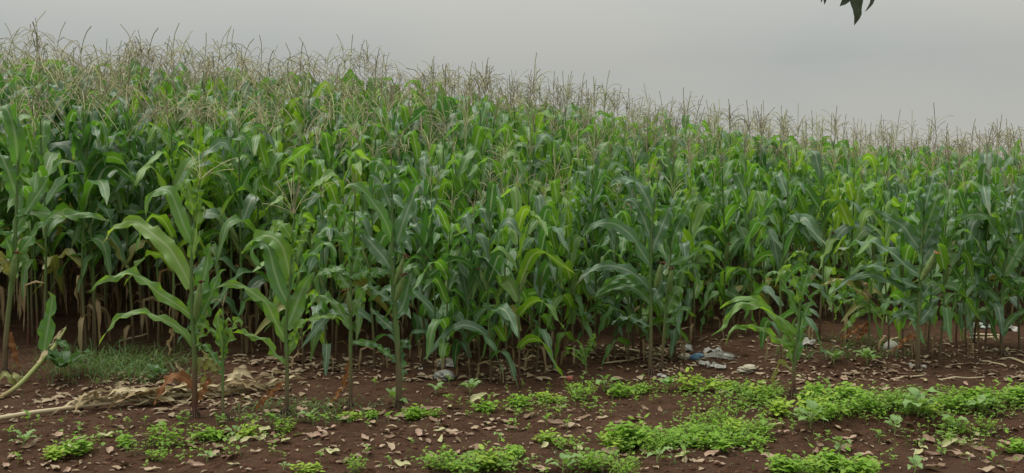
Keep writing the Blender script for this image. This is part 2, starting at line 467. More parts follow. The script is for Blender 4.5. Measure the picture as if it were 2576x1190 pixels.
M_CREAM = plain('cream_rag', (0.32, 0.29, 0.21), (0.43, 0.39, 0.29), 18.0, 0.8, 0.2, 0.6)
M_MINT = plain('mint_plastic', (0.26, 0.34, 0.29), (0.40, 0.46, 0.40), 18.0, 0.4, 0.4, 0.5, 0.2)
M_RED = plain('red_wrapper', (0.30, 0.07, 0.055), (0.45, 0.15, 0.11), 40.0, 0.45, 0.4, 0.5)
M_TOM = plain('orange_red_skin', (0.55, 0.10, 0.035), (0.62, 0.16, 0.05), 12.0, 0.4, 0.5, 0.1)
M_STONE = plain('pale_stone', (0.27, 0.27, 0.225), (0.40, 0.39, 0.33), 14.0, 0.75, 0.3, 0.5)
M_WOOD = plain('weathered_board', (0.105, 0.066, 0.042), (0.16, 0.10, 0.066), 9.0, 0.85, 0.15, 0.7)
M_CLOD = plain('soil_lump', (0.046, 0.022, 0.013), (0.096, 0.049, 0.030), 30.0, 0.95, 0.1, 0.8)

def soil_mat():
    m, nt, out = new_mat('red_brown_soil'); b = NB(nt)
    geo = b.n('ShaderNodeNewGeometry'); P = geo.outputs['Position']
    big = b.noise(0.7, 3, P); mid = b.noise(5.0, 5, P, 0.65); fine = b.noise(40.0, 5, P, 0.75); grit = b.noise(150.0, 2, P, 0.6)
    c = b.mix(b.rng(mid, 0.3, 0.72), (0.050, 0.0245, 0.0140), (0.108, 0.056, 0.033))
    c = b.mix(b.rng(big, 0.40, 0.65, 0.0, 0.55), c, (0.076, 0.039, 0.023))
    c = b.mix(b.rng(fine, 0.45, 0.75, 0.0, 0.55), c, (0.130, 0.073, 0.045))
    c = b.mix(b.rng(grit, 0.66, 0.76, 0.0, 0.6), c, (0.175, 0.122, 0.080))
    p = b.n('ShaderNodeBsdfPrincipled'); b.l(c, p.inputs['Base Color'])
    p.inputs['Roughness'].default_value = 0.95; p.inputs['Specular IOR Level'].default_value = 0.12
    h = b.math('ADD', b.math('MULTIPLY', mid, 1.2), b.math('ADD', b.math('MULTIPLY', fine, 0.7), b.math('MULTIPLY', grit, 0.25)))
    b.l(b.bump(h, 1.0, 0.05), p.inputs['Normal'])
    b.l(p.outputs[0], out.inputs[0])
    return m
M_SOIL = soil_mat()

# ------------------------------------------------------------------ the ground: one sheet
def axis(dense0, dense1, step, far):
    a = list(np.arange(dense0, dense1 + 1e-6, step))
    s = step; x = dense1
    while x < far: s *= 1.35; x += s; a.append(x)
    s = step; x = dense0; pre = []
    while x > -far: s *= 1.35; x -= s; pre.append(x)
    return np.array(pre[::-1] + a)
gx, gy = axis(-6.5, 7.5, 0.04, 400.0), axis(4.4, 12.5, 0.035, 400.0)
X, Y = np.meshgrid(gx, gy, indexing='ij')
Z = ground(X, Y)
idx = np.arange(X.size).reshape(X.shape)
Fq = np.stack([idx[:-1, :-1], idx[1:, :-1], idx[1:, 1:], idx[:-1, 1:]], -1).reshape(-1, 4)
soil = obj('ground', mesh_np('ground', np.stack([X, Y, Z], -1).reshape(-1, 3), Fq, None, [M_SOIL]))
tag(soil, 'bare red brown soil of the field and its margin', kind='structure')

# ------------------------------------------------------------------ maize
def stalk_path(H, lean, rg, n=12):
    t = np.linspace(0, 1, n + 1)
    a = rg.uniform(0, 6.28)
    off = lean * H * t ** 1.6
    wob = 0.012 * np.sin(t * 7 + rg.uniform(0, 6))
    return np.stack([off * cos(a) + wob, off * sin(a) - wob, H * t], 1)

def stalk_geo(P, r0=0.0135, r1=0.006, nodes=9, sides=6):
    n = len(P) * 2
    s = np.concatenate([[0], np.cumsum(np.linalg.norm(np.diff(P, axis=0), axis=1))])
    q = np.linspace(0, s[-1], n)
    Q = np.stack([np.interp(q, s, P[:, k]) for k in range(3)], 1)
    t = np.linspace(0, 1, n)
    r = r0 + (r1 - r0) * t ** 1.2
    r = r * (1 + 0.22 * (np.abs(((t * nodes) % 1.0) - 0.5) > 0.42))
    return tube(Q, r, sides)

def tassel_geo(g, base, H, rg, droop=0.3, nb=10, m=0, sides=3, seg=5, r=0.0037, rn=0.0, direction=None):
    ax = unit(np.array([rg.uniform(-.12, .12), rg.uniform(-.12, .12), 1.0]) if direction is None else np.array(direction, float))
    L0 = rg.uniform(.34, .56)
    t = np.linspace(0, 1, seg + 2)[:, None]
    side = np.array([rg.uniform(-1, 1), rg.uniform(-1, 1), 0])
    sp = base + ax * t * (0.10 + L0) + (side * 0.10 - np.array([0, 0, 0.10])) * droop * t ** 3
    g.add(*tube(sp, r * np.linspace(0.9, 1.0, seg + 2) * np.where(t[:, 0] > 0.35, 1.15, 0.7), sides), m, rn)
    for i in range(nb):
        f = 0.26 + 0.26 * rg.random()
        p0 = base + ax * f * (0.10 + L0)
        az = 2.4 * i + rg.uniform(-.5, .5); el = radians(rg.uniform(45, 82))
        L = rg.uniform(.18, .33)
        d = np.array([cos(az) * cos(el), sin(az) * cos(el), sin(el)])
        tt = np.linspace(0, 1, seg + 1)[:, None]
        P = p0 + d * L * tt + (np.array([cos(az), sin(az), 0]) * 0.35 - np.array([0, 0, 1.0])) * droop * L * 0.9 * tt ** 2.3
        P = P + np.array([rg.uniform(-1, 1), rg.uniform(-1, 1), rg.uniform(-1, 1)]) * 0.012 * np.sin(tt * 6)
        g.add(*tube(P, r * 0.85 * np.linspace(0.8, 1.0, seg + 1), sides), m, rn)
    return g

def ear_geo(base, direction, L=0.22, r=0.027, sides=8):
    d = unit(np.array(direction, float))
    t = np.linspace(0, 1, 8)
    P = base + d * L * t[:, None] + np.array([0, 0, 0.02]) * (t ** 2)[:, None]
    rad = r * np.clip(np.sin(pi * (0.16 + 0.80 * t)), 0.05, 1) ** 0.8
    return tube(P, rad, sides), P[-1], d

def silk_geo(g, tip, d, rg, m=0, L=0.055):
    for i in range(7):
        e = unit(d + 0.7 * np.array([rg.uniform(-1, 1), rg.uniform(-1, 1), rg.uniform(-1, .6)]))
        t = np.linspace(0, 1, 4)[:, None]
        g.add(*tube(tip - d * 0.02 + e * L * t - np.array([0, 0, 0.03]) * t ** 2, np.array([.005, .0055, .005, .003]), 4), m)

def leaf_path(p0, az, L, e0, e1, t0, w, n, rg, drift=0.0):
    t = (np.arange(n) + 0.5) / n
    el = e0 + (e1 - e0) * smooth(t0 - w, t0 + w, t)
    a = az + drift * t ** 1.5 + 0.10 * np.sin(t * 5 + rg.uniform(0, 6))
    d = np.stack([np.cos(a) * np.cos(el), np.sin(a) * np.cos(el), np.sin(el)], 1) * (L / n)
    return p0 + np.vstack([[0, 0, 0], np.cumsum(d, 0)])

def at_height(P, z):
    return np.array([np.interp(z, P[:, 2], P[:, 0]), np.interp(z, P[:, 2], P[:, 1]), z])

def random_plant(seed, H=2.0, nleaf=11, n=12, na=4, droop=0.3, nb=11, sides=6, low=False, bare=0.24, wide=1.0):
    """All the pieces of one maize plant of leaf-top height about H: list of (name, V, F, UV, material key)."""
    rg = random.Random(seed)
    P = stalk_path(H * 0.97, rg.uniform(0, 0.05), rg)
    out = [('stalk',) + stalk_geo(P, 0.0135, 0.006, 9, sides) + ('stalk',)]
    az0 = rg.uniform(0, 6.28)
    for i in range(nleaf):
        f = i / (nleaf - 1)
        z = H * (bare + (0.89 - bare) * f ** 0.92)
        az = az0 + pi * i + rg.uniform(-.55, .55)
        if f > 0.68:
            L, e0, e1, t0, w = rg.uniform(.40, .58), rg.uniform(.95, 1.35), rg.uniform(-1.4, -.5), rg.uniform(.42, .62), rg.uniform(.05, .18)
        elif f > 0.3:
            L, e0, e1, t0, w = rg.uniform(.62, .84), rg.uniform(.85, 1.22), rg.uniform(-1.4, -.5), rg.uniform(.38, .62), rg.uniform(.08, .32)
        else:
            L, e0, e1, t0, w = rg.uniform(.52, .76), rg.uniform(.65, 1.05), rg.uniform(-1.35, -.8), rg.uniform(.28, .48), rg.uniform(.12, .36)
        W = rg.uniform(.105, .148) * (0.85 if f > 0.85 else 1.0) * (0.85 if f < 0.2 else 1)
        k = H / 2.05 * wide
        W *= wide
        path = leaf_path(at_height(P, z), az, L * k, e0, e1, t0, w, n, rg, rg.uniform(-.6, .6))
        S = np.array([-sin(az), cos(az), 0])
        V, Fq, UV = blade(path, W, S, rg.uniform(-.6, .6), rg.uniform(-.9, .9), rg.uniform(.010, .026), rg.uniform(.10, .32), na, 'maize', rg)
        key = 'leaf' if not (f < 0.16 and rg.random() < 0.22) else 'yellow'
        out.append(('leaf', V, Fq, UV, key))
    for i in range(0 if low else rg.choice([1, 1, 2, 3])):
        z = H * rg.uniform(.08, bare)
        az = rg.uniform(0, 6.28)
        path = leaf_path(at_height(P, z), az, rg.uniform(.30, .55), rg.uniform(.2, .9), -1.5, .22, .2, 7, rg, rg.uniform(-1, 1))
        V, Fq, UV = blade(path, rg.uniform(.025, .05), np.array([-sin(az), cos(az), 0]), rg.uniform(-1, 1), rg.uniform(-2, 2), .012, .6, 2, 'maize', rg)
        out.append(('dry_leaf', V, Fq, UV, 'dry'))
    g = Geo()
    tassel_geo(g, P[-1] - np.array([0, 0, .05]), H, rg, droop * rg.uniform(.6, 1.4), nb, 0, 3, 3 if low else 5)
    out.append(('tassel', np.concatenate(g.V), np.concatenate(g.F), np.concatenate(g.UV), 'tassel'))
    if not low:
        a = rg.uniform(0, 6.28)
        b0 = at_height(P, H * rg.uniform(.42, .52)) + np.array([cos(a), sin(a), 0]) * .015
        (V, Fq, UV), tip, d = ear_geo(b0, (cos(a) * .35, sin(a) * .35, 1), rg.uniform(.18, .24))
        out.append(('ear', V, Fq, UV, 'husk'))
        g = Geo(); silk_geo(g, tip, d, rg)
        out.append(('silk', np.concatenate(g.V), np.concatenate(g.F), np.concatenate(g.UV), 'silk'))
    return out
KEY = {'deep': M_LEAFD, 'light': M_LEAFY, 'stalk': M_STALK, 'leaf': M_LEAF, 'yellow': M_YEL, 'dry': M_DRY, 'orange': M_ORANGE, 'tassel': M_TASSEL, 'husk': M_HUSK,
       'silk': M_SILK, 'pink': M_SILKP, 'straw': M_STRAW}

def variant(seed, tone='leaf', **k):
    """Meshes of one plant kind, to be shared by the plants copied from it."""
    return [(nm, mesh_np(nm, V, Fq, UV, [KEY[tone if key == 'leaf' else key]])) for nm, V, Fq, UV, key in random_plant(seed, **k)]

def place_plant(var, loc, rz, scale, label, group, name='maize_plant'):
    t = thing(name, loc, label, 'maize plant', group, rz)
    t.scale = (scale,) * 3
    ear = None
    for nm, me in var:
        if nm == 'silk': obj('silk', me, ear)
        else:
            o = obj(nm, me, t)
            if nm == 'ear': ear = o
    return t

# --- the plants standing out at the front, leaf by leaf ------------------------------------
PX = 1 / 2576.0
def hero(base, stalk, leaves, label, group, seed, tassel=None, ears=(), r0=0.017, tone=None):
    """base and stalk: picture places of the stem; every leaf: (material key, width px, midrib places)."""
    rg = random.Random(seed)
    b0 = on_ground(*base); D = b0[1]
    root = thing('maize_plant', b0, label, 'maize plant', group)
    SP = [b0 - np.array([0, 0, .02])]
    for i, (u, v) in enumerate(stalk): SP.append(at_depth(u, v, D + 0.02 * (i + 1)))
    SP = np.array(SP)
    path = catmull(SP, 16)
    V, Fq, UV = stalk_geo(path, r0, 0.006, 9, 8)
    obj('stalk', mesh_np('stalk', V - b0, Fq, UV, [M_STALK]), root)
    g = Geo()
    for q in range(9 if r0 > .009 else 0):
        a = .7 * q + rg.uniform(-.2, .2); z = rg.uniform(.03, .07); o2 = rg.uniform(.035, .06)
        e = path[0] + np.array([0, 0, .02])
        g.add(*tube(e + np.array([[cos(a) * r0 * .7, sin(a) * r0 * .7, z], [cos(a) * o2 * .7, sin(a) * o2 * .7, z * .5], [cos(a) * o2, sin(a) * o2, -.02]]), [.005, .0045, .003], 4), 0)
    if g.N:
        g.V = [v - b0 for v in g.V]
        obj('brace_roots', g.mesh('brace_roots', [M_BARK]), root)
    tone = tone or ('leaf', 'light', 'light', 'light', 'leaf', 'deep', 'deep', 'leaf', 'light', 'deep', 'leaf', 'light', 'leaf')[seed % 13]
    for i, (key, wpx, pts) in enumerate(leaves):
        if key == 'leaf': key = tone if rg.random() < .75 else 'leaf'
        lat = 0.0
        Q = []
        sgn = rg.choice([-1, 1]) * rg.uniform(.25, .8)
        for j, (u, v) in enumerate(pts):
            lat = abs(u - pts[0][0]) * PX * D
            Q.append(at_depth(u, v, D + 0.02 * 2 + sgn * lat * 0.55))
        Q = np.array(Q)
        # the blade leaves the stem at its own axis
        k = int(np.argmin(np.linalg.norm(path - Q[0], axis=1)))
        Q[0] = path[k]
        mid = catmull(Q, 20)
        far = mid[np.argmax(np.linalg.norm((mid - mid[0])[:, :2], axis=1))] - mid[0]
        h = unit(np.array([far[0], far[1], 0.0]))
        S = np.cross([0, 0, 1.0], h)
        roll = rg.uniform(.75, 1.25) * (1 if S[1] < 0 else -1)
        V, Fq, UV = blade(mid, wpx * PX * D * (0.92 if seed == 8 else 1.12), S, roll, rg.uniform(-.6, .6), rg.uniform(.020, .042), rg.uniform(.10, .30), 6, 'maize', rg)
        o = obj('dry_leaf' if key in ('dry', 'orange') else 'leaf', mesh_np('leaf', V - b0, Fq, UV, [KEY[key]]), root)
        if key == 'orange': o['label'] = 'rusty orange dried leaf'
        if key == 'yellow': o['label'] = 'yellowing leaf'
    if tassel is not None:
        g = Geo()
        bt = at_depth(*tassel[0], D + 0.05)
        for (u, v, dd) in tassel[1]:
            e = at_depth(u, v, D + dd)
            t = np.linspace(0, 1, 7)[:, None]
            q = bt + (e - bt) * t + np.array([0, 0, 1.0]) * 0.06 * np.linalg.norm(e - bt) * np.sin(pi * t)
            g.add(*tube(q, 0.0026 * np.linspace(.8, 1.1, 7), 4), 0)
            if dd >= 0.05:                       # a finer branch forks off beside it
                e2 = e + np.array([rg.uniform(-.12, .12), rg.uniform(-.1, .1), rg.uniform(-.12, .02)])
                q2 = q[2] + (e2 - q[2]) * t + np.array([0, 0, .02]) * np.sin(pi * t)
                g.add(*tube(q2, 0.0022 * np.linspace(.8, 1.1, 7), 4), 0)
        if len(path): g.add(*tube(np.array([path[-1], bt]), 0.005, 4), 0)
        g.V = [v - b0 for v in g.V]
        obj('tassel', g.mesh('tassel', [M_TASSEL]), root)
    for (ub, vb, ut, vt, wpx, sk) in ears:
        p0, p1 = at_depth(ub, vb, D - .02), at_depth(ut, vt, D - .04)
        (V, Fq, UV), tip, d = ear_geo(p0, p1 - p0, np.linalg.norm(p1 - p0), wpx * PX * D * .40)
        e = obj('ear', mesh_np('ear', V - b0, Fq, UV, [M_HUSK]), root)
        g = Geo(); silk_geo(g, tip - b0, d, rg, 0, 0.06)
        obj('silk', g.mesh('silk', [KEY[sk]]), e)
    return root

FR = 'maize plants standing out in front of the crop'
hero((490, 1050), [(489, 883), (484, 800), (482, 661), (493, 539), (500, 466)], [
    ('leaf', 45, [(483, 730), (455, 672), (423, 623), (381, 588), (346, 560), (315, 560), (284, 578), (259, 609)]),
    ('leaf', 36, [(484, 619), (465, 574), (444, 518), (427, 483), (407, 478), (385, 490), (367, 518), (367, 550)]),
    ('leaf', 32, [(490, 539), (479, 504), (472, 466), (462, 462), (455, 490)]),
    ('leaf', 24, [(494, 545), (500, 500), (488, 462), (470, 450), (455, 480)]),
    ('leaf', 38, [(482, 668), (489, 616), (496, 574), (502, 529), (514, 525), (516, 545)]),
    ('leaf', 46, [(484, 790), (503, 742), (517, 686), (524, 640), (530, 609), (540, 606)]),
    ('leaf', 42, [(488, 830), (514, 780), (535, 731), (552, 689), (568, 678)]),
    ('leaf', 30, [(484, 800), (467, 783), (432, 758), (392, 733), (361, 703), (321, 688), (281, 700), (246, 713), (223, 738)]),
    ('leaf', 25, [(487, 862), (452, 828), (417, 808), (382, 793), (341, 786), (301, 798), (276, 823), (246, 873)]),
    ('leaf', 30, [(486, 880), (500, 850), (515, 810), (520, 780)]),
    ('dry', 9, [(487, 855), (455, 832), (432, 838), (424, 893)]),
    ('orange', 28, [(488, 985), (470, 955), (437, 946), (410, 975), (387, 1019)]),
    ('orange', 20, [(489, 1000), (510, 985), (530, 955), (545, 936)]),
    ('yellow', 18, [(489, 930), (508, 905), (517, 910), (512, 950), (500, 990)])],
    'tall bright green maize plant with rusty dead leaf hanging over the fallen dry stalk', FR, 1,
    ((503, 452), [(512, 386, .0), (524, 389, -.1), (584, 401, .1), (589, 426, -.12), (555, 415, .2), (483, 395, .1), (470, 420, -.1), (500, 380, .2)]),
    [(492, 800, 505, 715, 24, 'silk')], 0.020)
hero((562, 1058), [(560, 960), (562, 888), (563, 830), (560, 775)], [
    ('leaf', 26, [(562, 888), (578, 850), (590, 812), (604, 806), (607, 825)]),
    ('leaf', 24, [(562, 895), (556, 850), (548, 810), (553, 780), (560, 800)]),
    ('leaf', 22, [(560, 930), (535, 895), (520, 872), (507, 868), (500, 885)]),
    ('leaf', 18, [(563, 870), (550, 845), (528, 828), (520, 840)]),
    ('yellow', 20, [(560, 940), (545, 930), (522, 900), (508, 880)]),
    ('leaf', 18, [(563, 905), (570, 870), (567, 830), (575, 800), (585, 815)]),
    ('dry', 12, [(561, 940), (548, 930), (540, 935), (536, 965)])],
    'stunted small maize plant with yellowish leaves just right of the tall bright green one', FR, 2,
    ((560, 772), [(553, 738, 0), (572, 735, .03), (548, 752, -.05), (566, 742, .05)]), (), 0.010)
hero((721, 1044), [(722, 914), (719, 813), (729, 726), (735, 621), (741, 540)], [
    ('leaf', 42, [(731, 692), (712, 625), (691, 601), (663, 594), (635, 608), (607, 637)]),
    ('leaf', 44, [(722, 771), (705, 726), (691, 684), (680, 640), (668, 615), (642, 618), (635, 646), (666, 677)]),
    ('leaf', 32, [(729, 727), (754, 677), (785, 635), (813, 614), (834, 618), (846, 650)]),
    ('leaf', 30, [(735, 650), (754, 608), (771, 573), (784, 562), (792, 575)]),
    ('leaf', 30, [(736, 618), (720, 580), (705, 560), (696, 566), (690, 590)]),
    ('leaf', 28, [(737, 630), (745, 590), (755, 545), (765, 520), (775, 530)]),
    ('leaf', 46, [(722, 830), (736, 793), (754, 744), (775, 702), (793, 684)]),
    ('leaf', 30, [(720, 858), (690, 803), (670, 763), (644, 743), (615, 724), (580, 714), (545, 724), (522, 738)]),
    ('leaf', 19, [(720, 912), (679, 873), (654, 850), (629, 843), (600, 838), (570, 832)]),
    ('leaf', 19, [(721, 860), (759, 813), (805, 798), (850, 798), (868, 815)]),
    ('leaf', 22, [(722, 900), (738, 860), (745, 820), (742, 790)]),
    ('orange', 13, [(722, 955), (700, 975), (672, 1000), (640, 1030)])],
    'bright green maize plant with red stalk base before the right tip of the fallen stalk', FR, 3,
    ((740, 538), [(660, 468, 0), (694, 461, .1), (660, 512, -.1), (738, 423, .05), (720, 440, .2), (775, 480, .15), (758, 440, -.1)]), (), 0.017)
hero((882, 1022), [(882, 879), (882, 743), (884, 680), (890, 587), (893, 492)], [
    ('leaf', 32, [(886, 653), (872, 615), (855, 587), (834, 573), (810, 583), (789, 629)]),
    ('leaf', 28, [(888, 576), (869, 541), (848, 517), (830, 517), (813, 545)]),
    ('leaf', 28, [(890, 604), (907, 566), (914, 541), (926, 540), (930, 560)]),
    ('leaf', 38, [(883, 740), (869, 712), (851, 684), (838, 676), (828, 700)]),
    ('leaf', 36, [(883, 690), (897, 649), (911, 618), (925, 600)]),
    ('leaf', 26, [(883, 700), (855, 677), (827, 681), (803, 688), (790, 710)]),
    ('leaf', 30, [(884, 700), (907, 688), (928, 684), (945, 700)]),
    ('leaf', 24, [(881, 815), (845, 768), (805, 743), (785, 755), (770, 790)]),
    ('leaf', 16, [(882, 870), (920, 863), (950, 873), (990, 904)]),
    ('leaf', 30, [(882, 800), (905, 750), (925, 720), (945, 730)]),
    ('orange', 12, [(882, 910), (870, 955), (852, 990), (830, 1014)])],
    'maize plant with narrow rusty leaf hanging low, left of the thick stalked dark one', FR, 4,
    ((893, 490), [(890, 437, 0), (884, 425, .05), (900, 440, -.05), (872, 450, .08), (912, 448, .02)]), [(884, 790, 874, 735, 20, 'silk')], 0.015)
hero((1003, 1024), [(1002, 894), (990, 743), (987, 640), (986, 517), (984, 412)], [
    ('leaf', 38, [(990, 600), (970, 559), (946, 520), (925, 492), (904, 471), (879, 464), (862, 480)]),
    ('leaf', 28, [(984, 535), (967, 482), (949, 451), (932, 443), (922, 465)]),
    ('leaf', 30, [(987, 475), (1005, 430), (1019, 398), (1030, 402), (1034, 425)]),
    ('leaf', 28, [(986, 450), (965, 415), (940, 405), (915, 420)]),
    ('leaf', 42, [(990, 630), (1015, 559), (1029, 520), (1047, 478), (1058, 462)]),
    ('leaf', 36, [(988, 670), (963, 646), (939, 618), (918, 594), (905, 580), (892, 600)]),
    ('leaf', 36, [(990, 650), (1012, 615), (1024, 610), (1034, 640)]),
    ('leaf', 44, [(996, 800), (1015, 765), (1028, 715), (1040, 673), (1056, 664)]),
    ('leaf', 34, [(990, 770), (960, 743), (935, 723), (928, 700)]),
    ('leaf', 26, [(992, 830), (968, 812), (945, 790), (930, 770)]),
    ('leaf', 16, [(1000, 900), (970, 883), (945, 868), (925, 860)]),
    ('leaf', 24, [(1003, 905), (1013, 875), (1026, 858), (1030, 880)]),
    ('leaf', 36, [(988, 720), (1008, 690), (1035, 672), (1056, 690)]),
    ('leaf', 32, [(988, 690), (965, 680), (945, 690), (925, 720)]),
    ('leaf', 22, [(1002, 930), (1012, 920), (1014, 960)])],
    'thick stalked dark green maize plant with two cobs, left of the grey plastic bag', FR, 5,
    ((984, 400), [(980, 350, 0), (975, 372, .05), (990, 365, -.04)]),
    [(994, 715, 1018, 648, 18, 'silk'), (996, 755, 1016, 696, 20, 'silk')], 0.025)
hero((1635, 942), [(1637, 843), (1637, 672), (1640, 567), (1649, 497), (1656, 449)], [
    ('leaf', 36, [(1640, 672), (1614, 634), (1593, 599), (1565, 574), (1541, 562), (1513, 562), (1488, 571), (1467, 599)]),
    ('leaf', 32, [(1640, 590), (1617, 546), (1597, 511), (1576, 503), (1565, 530)]),
    ('leaf', 36, [(1645, 542), (1628, 501), (1607, 466), (1586, 455), (1551, 449), (1530, 470)]),
    ('leaf', 38, [(1640, 630), (1659, 585), (1673, 550), (1684, 525), (1697, 530)]),
    ('leaf', 30, [(1638, 718), (1603, 696), (1576, 679), (1534, 668), (1499, 675), (1464, 696), (1450, 717)]),
    ('leaf', 25, [(1637, 730), (1586, 703), (1551, 703), (1516, 728), (1488, 752)]),
    ('leaf', 23, [(1637, 750), (1593, 724), (1558, 724), (1523, 735), (1492, 757)]),
    ('leaf', 18, [(1636, 825), (1600, 805), (1576, 798), (1551, 805), (1537, 818)]),
    ('leaf', 34, [(1638, 760), (1660, 720), (1668, 680), (1680, 660)])],
    'sturdy maize plant with long leaves arching left, at centre right', FR, 6,
    ((1657, 440), [(1662, 395, 0), (1650, 400, .06), (1680, 410, -.05), (1640, 415, .1)]), [(1650, 724, 1664, 664, 20, 'silk')], 0.019)
hero((1664, 928), [(1672, 818), (1682, 700), (1690, 610), (1695, 540)], [
    ('leaf', 38, [(1686, 650), (1695, 595), (1710, 560), (1724, 542), (1732, 560)]),
    ('leaf', 20, [(1673, 820), (1698, 798), (1715, 777), (1733, 784), (1722, 808)]),
    ('leaf', 19, [(1683, 700), (1722, 672), (1747, 668), (1757, 686), (1758, 720)]),
    ('leaf', 21, [(1688, 670), (1726, 651), (1750, 634), (1778, 623), (1806, 637), (1820, 661)]),
    ('leaf', 40, [(1676, 790), (1692, 750), (1705, 730), (1712, 760)]),
    ('leaf', 34, [(1688, 640), (1672, 600), (1668, 565), (1678, 545)]),
    ('leaf', 30, [(1692, 600), (1715, 550), (1740, 505), (1755, 500), (1762, 530)]),
    ('leaf', 26, [(1694, 560), (1712, 510), (1735, 480)])],
    'maize plant with ragged pale leaf low down, directly right of the sturdy arching one', FR, 7,
    None, [(1685, 735, 1690, 680, 18, 'silk')], 0.015)
hero((1995, 998), [(1998, 920), (2009, 823), (2014, 753), (2017, 694), (2017, 645)], [
    ('leaf', 28, [(2003, 860), (1970, 819), (1939, 791), (1921, 770), (1897, 753), (1862, 750), (1834, 760), (1810, 777)]),
    ('leaf', 28, [(2006, 840), (1960, 800), (1905, 772), (1868, 762), (1845, 785), (1825, 816), (1789, 844)]),
    ('leaf', 20, [(2002, 880), (1953, 854), (1932, 837), (1904, 823), (1876, 819), (1848, 826), (1831, 847), (1824, 868)]),
    ('leaf', 25, [(2013, 770), (2002, 730), (1988, 680), (1974, 673), (1960, 694), (1949, 722)]),
    ('leaf', 26, [(2010, 800), (1995, 763), (1981, 732), (1970, 708), (1953, 683), (1935, 687), (1925, 712)]),
    ('leaf', 36, [(2014, 755), (2026, 711), (2037, 680), (2047, 672), (2056, 690)]),
    ('leaf', 36, [(2008, 840), (2023, 795), (2037, 763), (2050, 736), (2066, 728)]),
    ('leaf', 26, [(2001, 905), (2012, 858), (2023, 823), (2032, 815)]),
    ('leaf', 16, [(2017, 694), (2021, 655), (2014, 632), (1998, 641), (1974, 659)]),
    ('leaf', 18, [(2017, 700), (2024, 670), (2022, 636), (2030, 640)]),
    ('leaf', 30, [(2000, 910), (1985, 880), (1975, 850), (1985, 830)]),
    ('yellow', 11, [(1996, 940), (1977, 917), (1965, 910), (1953, 927), (1946, 955), (1948, 985)])],
    'short broad maize plant alone in the green weed row with yellow hooked lower leaf', FR, 8,
    ((2017, 640), [(2006, 625, 0), (2026, 622, .04), (2014, 618, .02)]), (), 0.017)
hero((2310, 930), [(2309, 850), (2314, 724), (2320, 595), (2327, 502), (2330, 450)], [
    ('leaf', 34, [(2318, 632), (2290, 595), (2275, 573), (2242, 551), (2216, 536), (2194, 523)]),
    ('leaf', 42, [(2324, 569), (2312, 525), (2283, 488), (2257, 460), (2240, 470)]),
    ('leaf', 36, [(2314, 698), (2283, 673), (2257, 647), (2223, 625), (2194, 610), (2161, 610), (2135, 621), (2098, 628)]),
    ('leaf', 30, [(2313, 730), (2275, 710), (2238, 680), (2201, 669), (2157, 676)]),
    ('leaf', 22, [(2313, 728), (2268, 721), (2231, 706), (2198, 691), (2157, 695), (2131, 706), (2083, 747)]),
    ('leaf', 38, [(2321, 600), (2342, 540), (2357, 499), (2371, 488), (2380, 500)]),
    ('leaf', 36, [(2319, 625), (2350, 575), (2371, 521), (2383, 515)]),
    ('leaf', 38, [(2317, 650), (2340, 625), (2353, 590), (2366, 600)]),
    ('leaf', 28, [(2312, 800), (2335, 785), (2352, 755), (2368, 747)]),
    ('leaf', 30, [(2312, 765), (2328, 735), (2342, 715), (2352, 730)]),
    ('leaf', 20, [(2310, 805), (2283, 788), (2253, 795), (2235, 818)]),
    ('leaf', 20, [(2311, 775), (2272, 758), (2242, 762), (2209, 751)]),
    ('leaf', 36, [(2326, 530), (2338, 480), (2352, 440), (2368, 430)]),
    ('orange', 12, [(2310, 830), (2285, 850), (2262, 870), (2240, 885)])],
    'large dark maize plant with pinkish silk on its cob near the whitish round stone', FR, 9,
    ((2331, 445), [(2338, 395, 0), (2325, 392, .08), (2350, 402, -.08)]), [(2318, 705, 2352, 640, 22, 'pink')], 0.021)
hero((2519, 891), [(2520, 800), (2522, 725), (2535, 614), (2542, 540), (2546, 490)], [
    ('leaf', 36, [(2530, 645), (2512, 599), (2494, 566), (2475, 543), (2446, 540), (2427, 545), (2395, 560)]),
    ('leaf', 28, [(2524, 700), (2497, 673), (2468, 651), (2431, 625), (2401, 625), (2372, 632)]),
    ('leaf', 20, [(2521, 762), (2494, 740), (2468, 717), (2438, 706), (2409, 706), (2372, 717)]),
    ('leaf', 18, [(2520, 795), (2490, 776), (2464, 788), (2431, 825)]),
    ('leaf', 34, [(2526, 690), (2553, 643), (2575, 610), (2600, 600)]),
    ('leaf', 20, [(2520, 840), (2542, 806), (2575, 784), (2600, 790)]),
    ('leaf', 34, [(2538, 590), (2520, 540), (2508, 505), (2498, 510)]),
    ('leaf', 32, [(2540, 560), (2558, 510), (2575, 480), (2590, 490)]),
    ('leaf', 26, [(2523, 740), (2545, 715), (2570, 705), (2590, 730)])],
    'maize plant at the right edge with wavy leaves reaching left above pale dry stalks', FR, 10,
    ((2546, 488), [(2550, 440, 0), (2540, 445, .06), (2560, 450, -.05)]), (), 0.017)
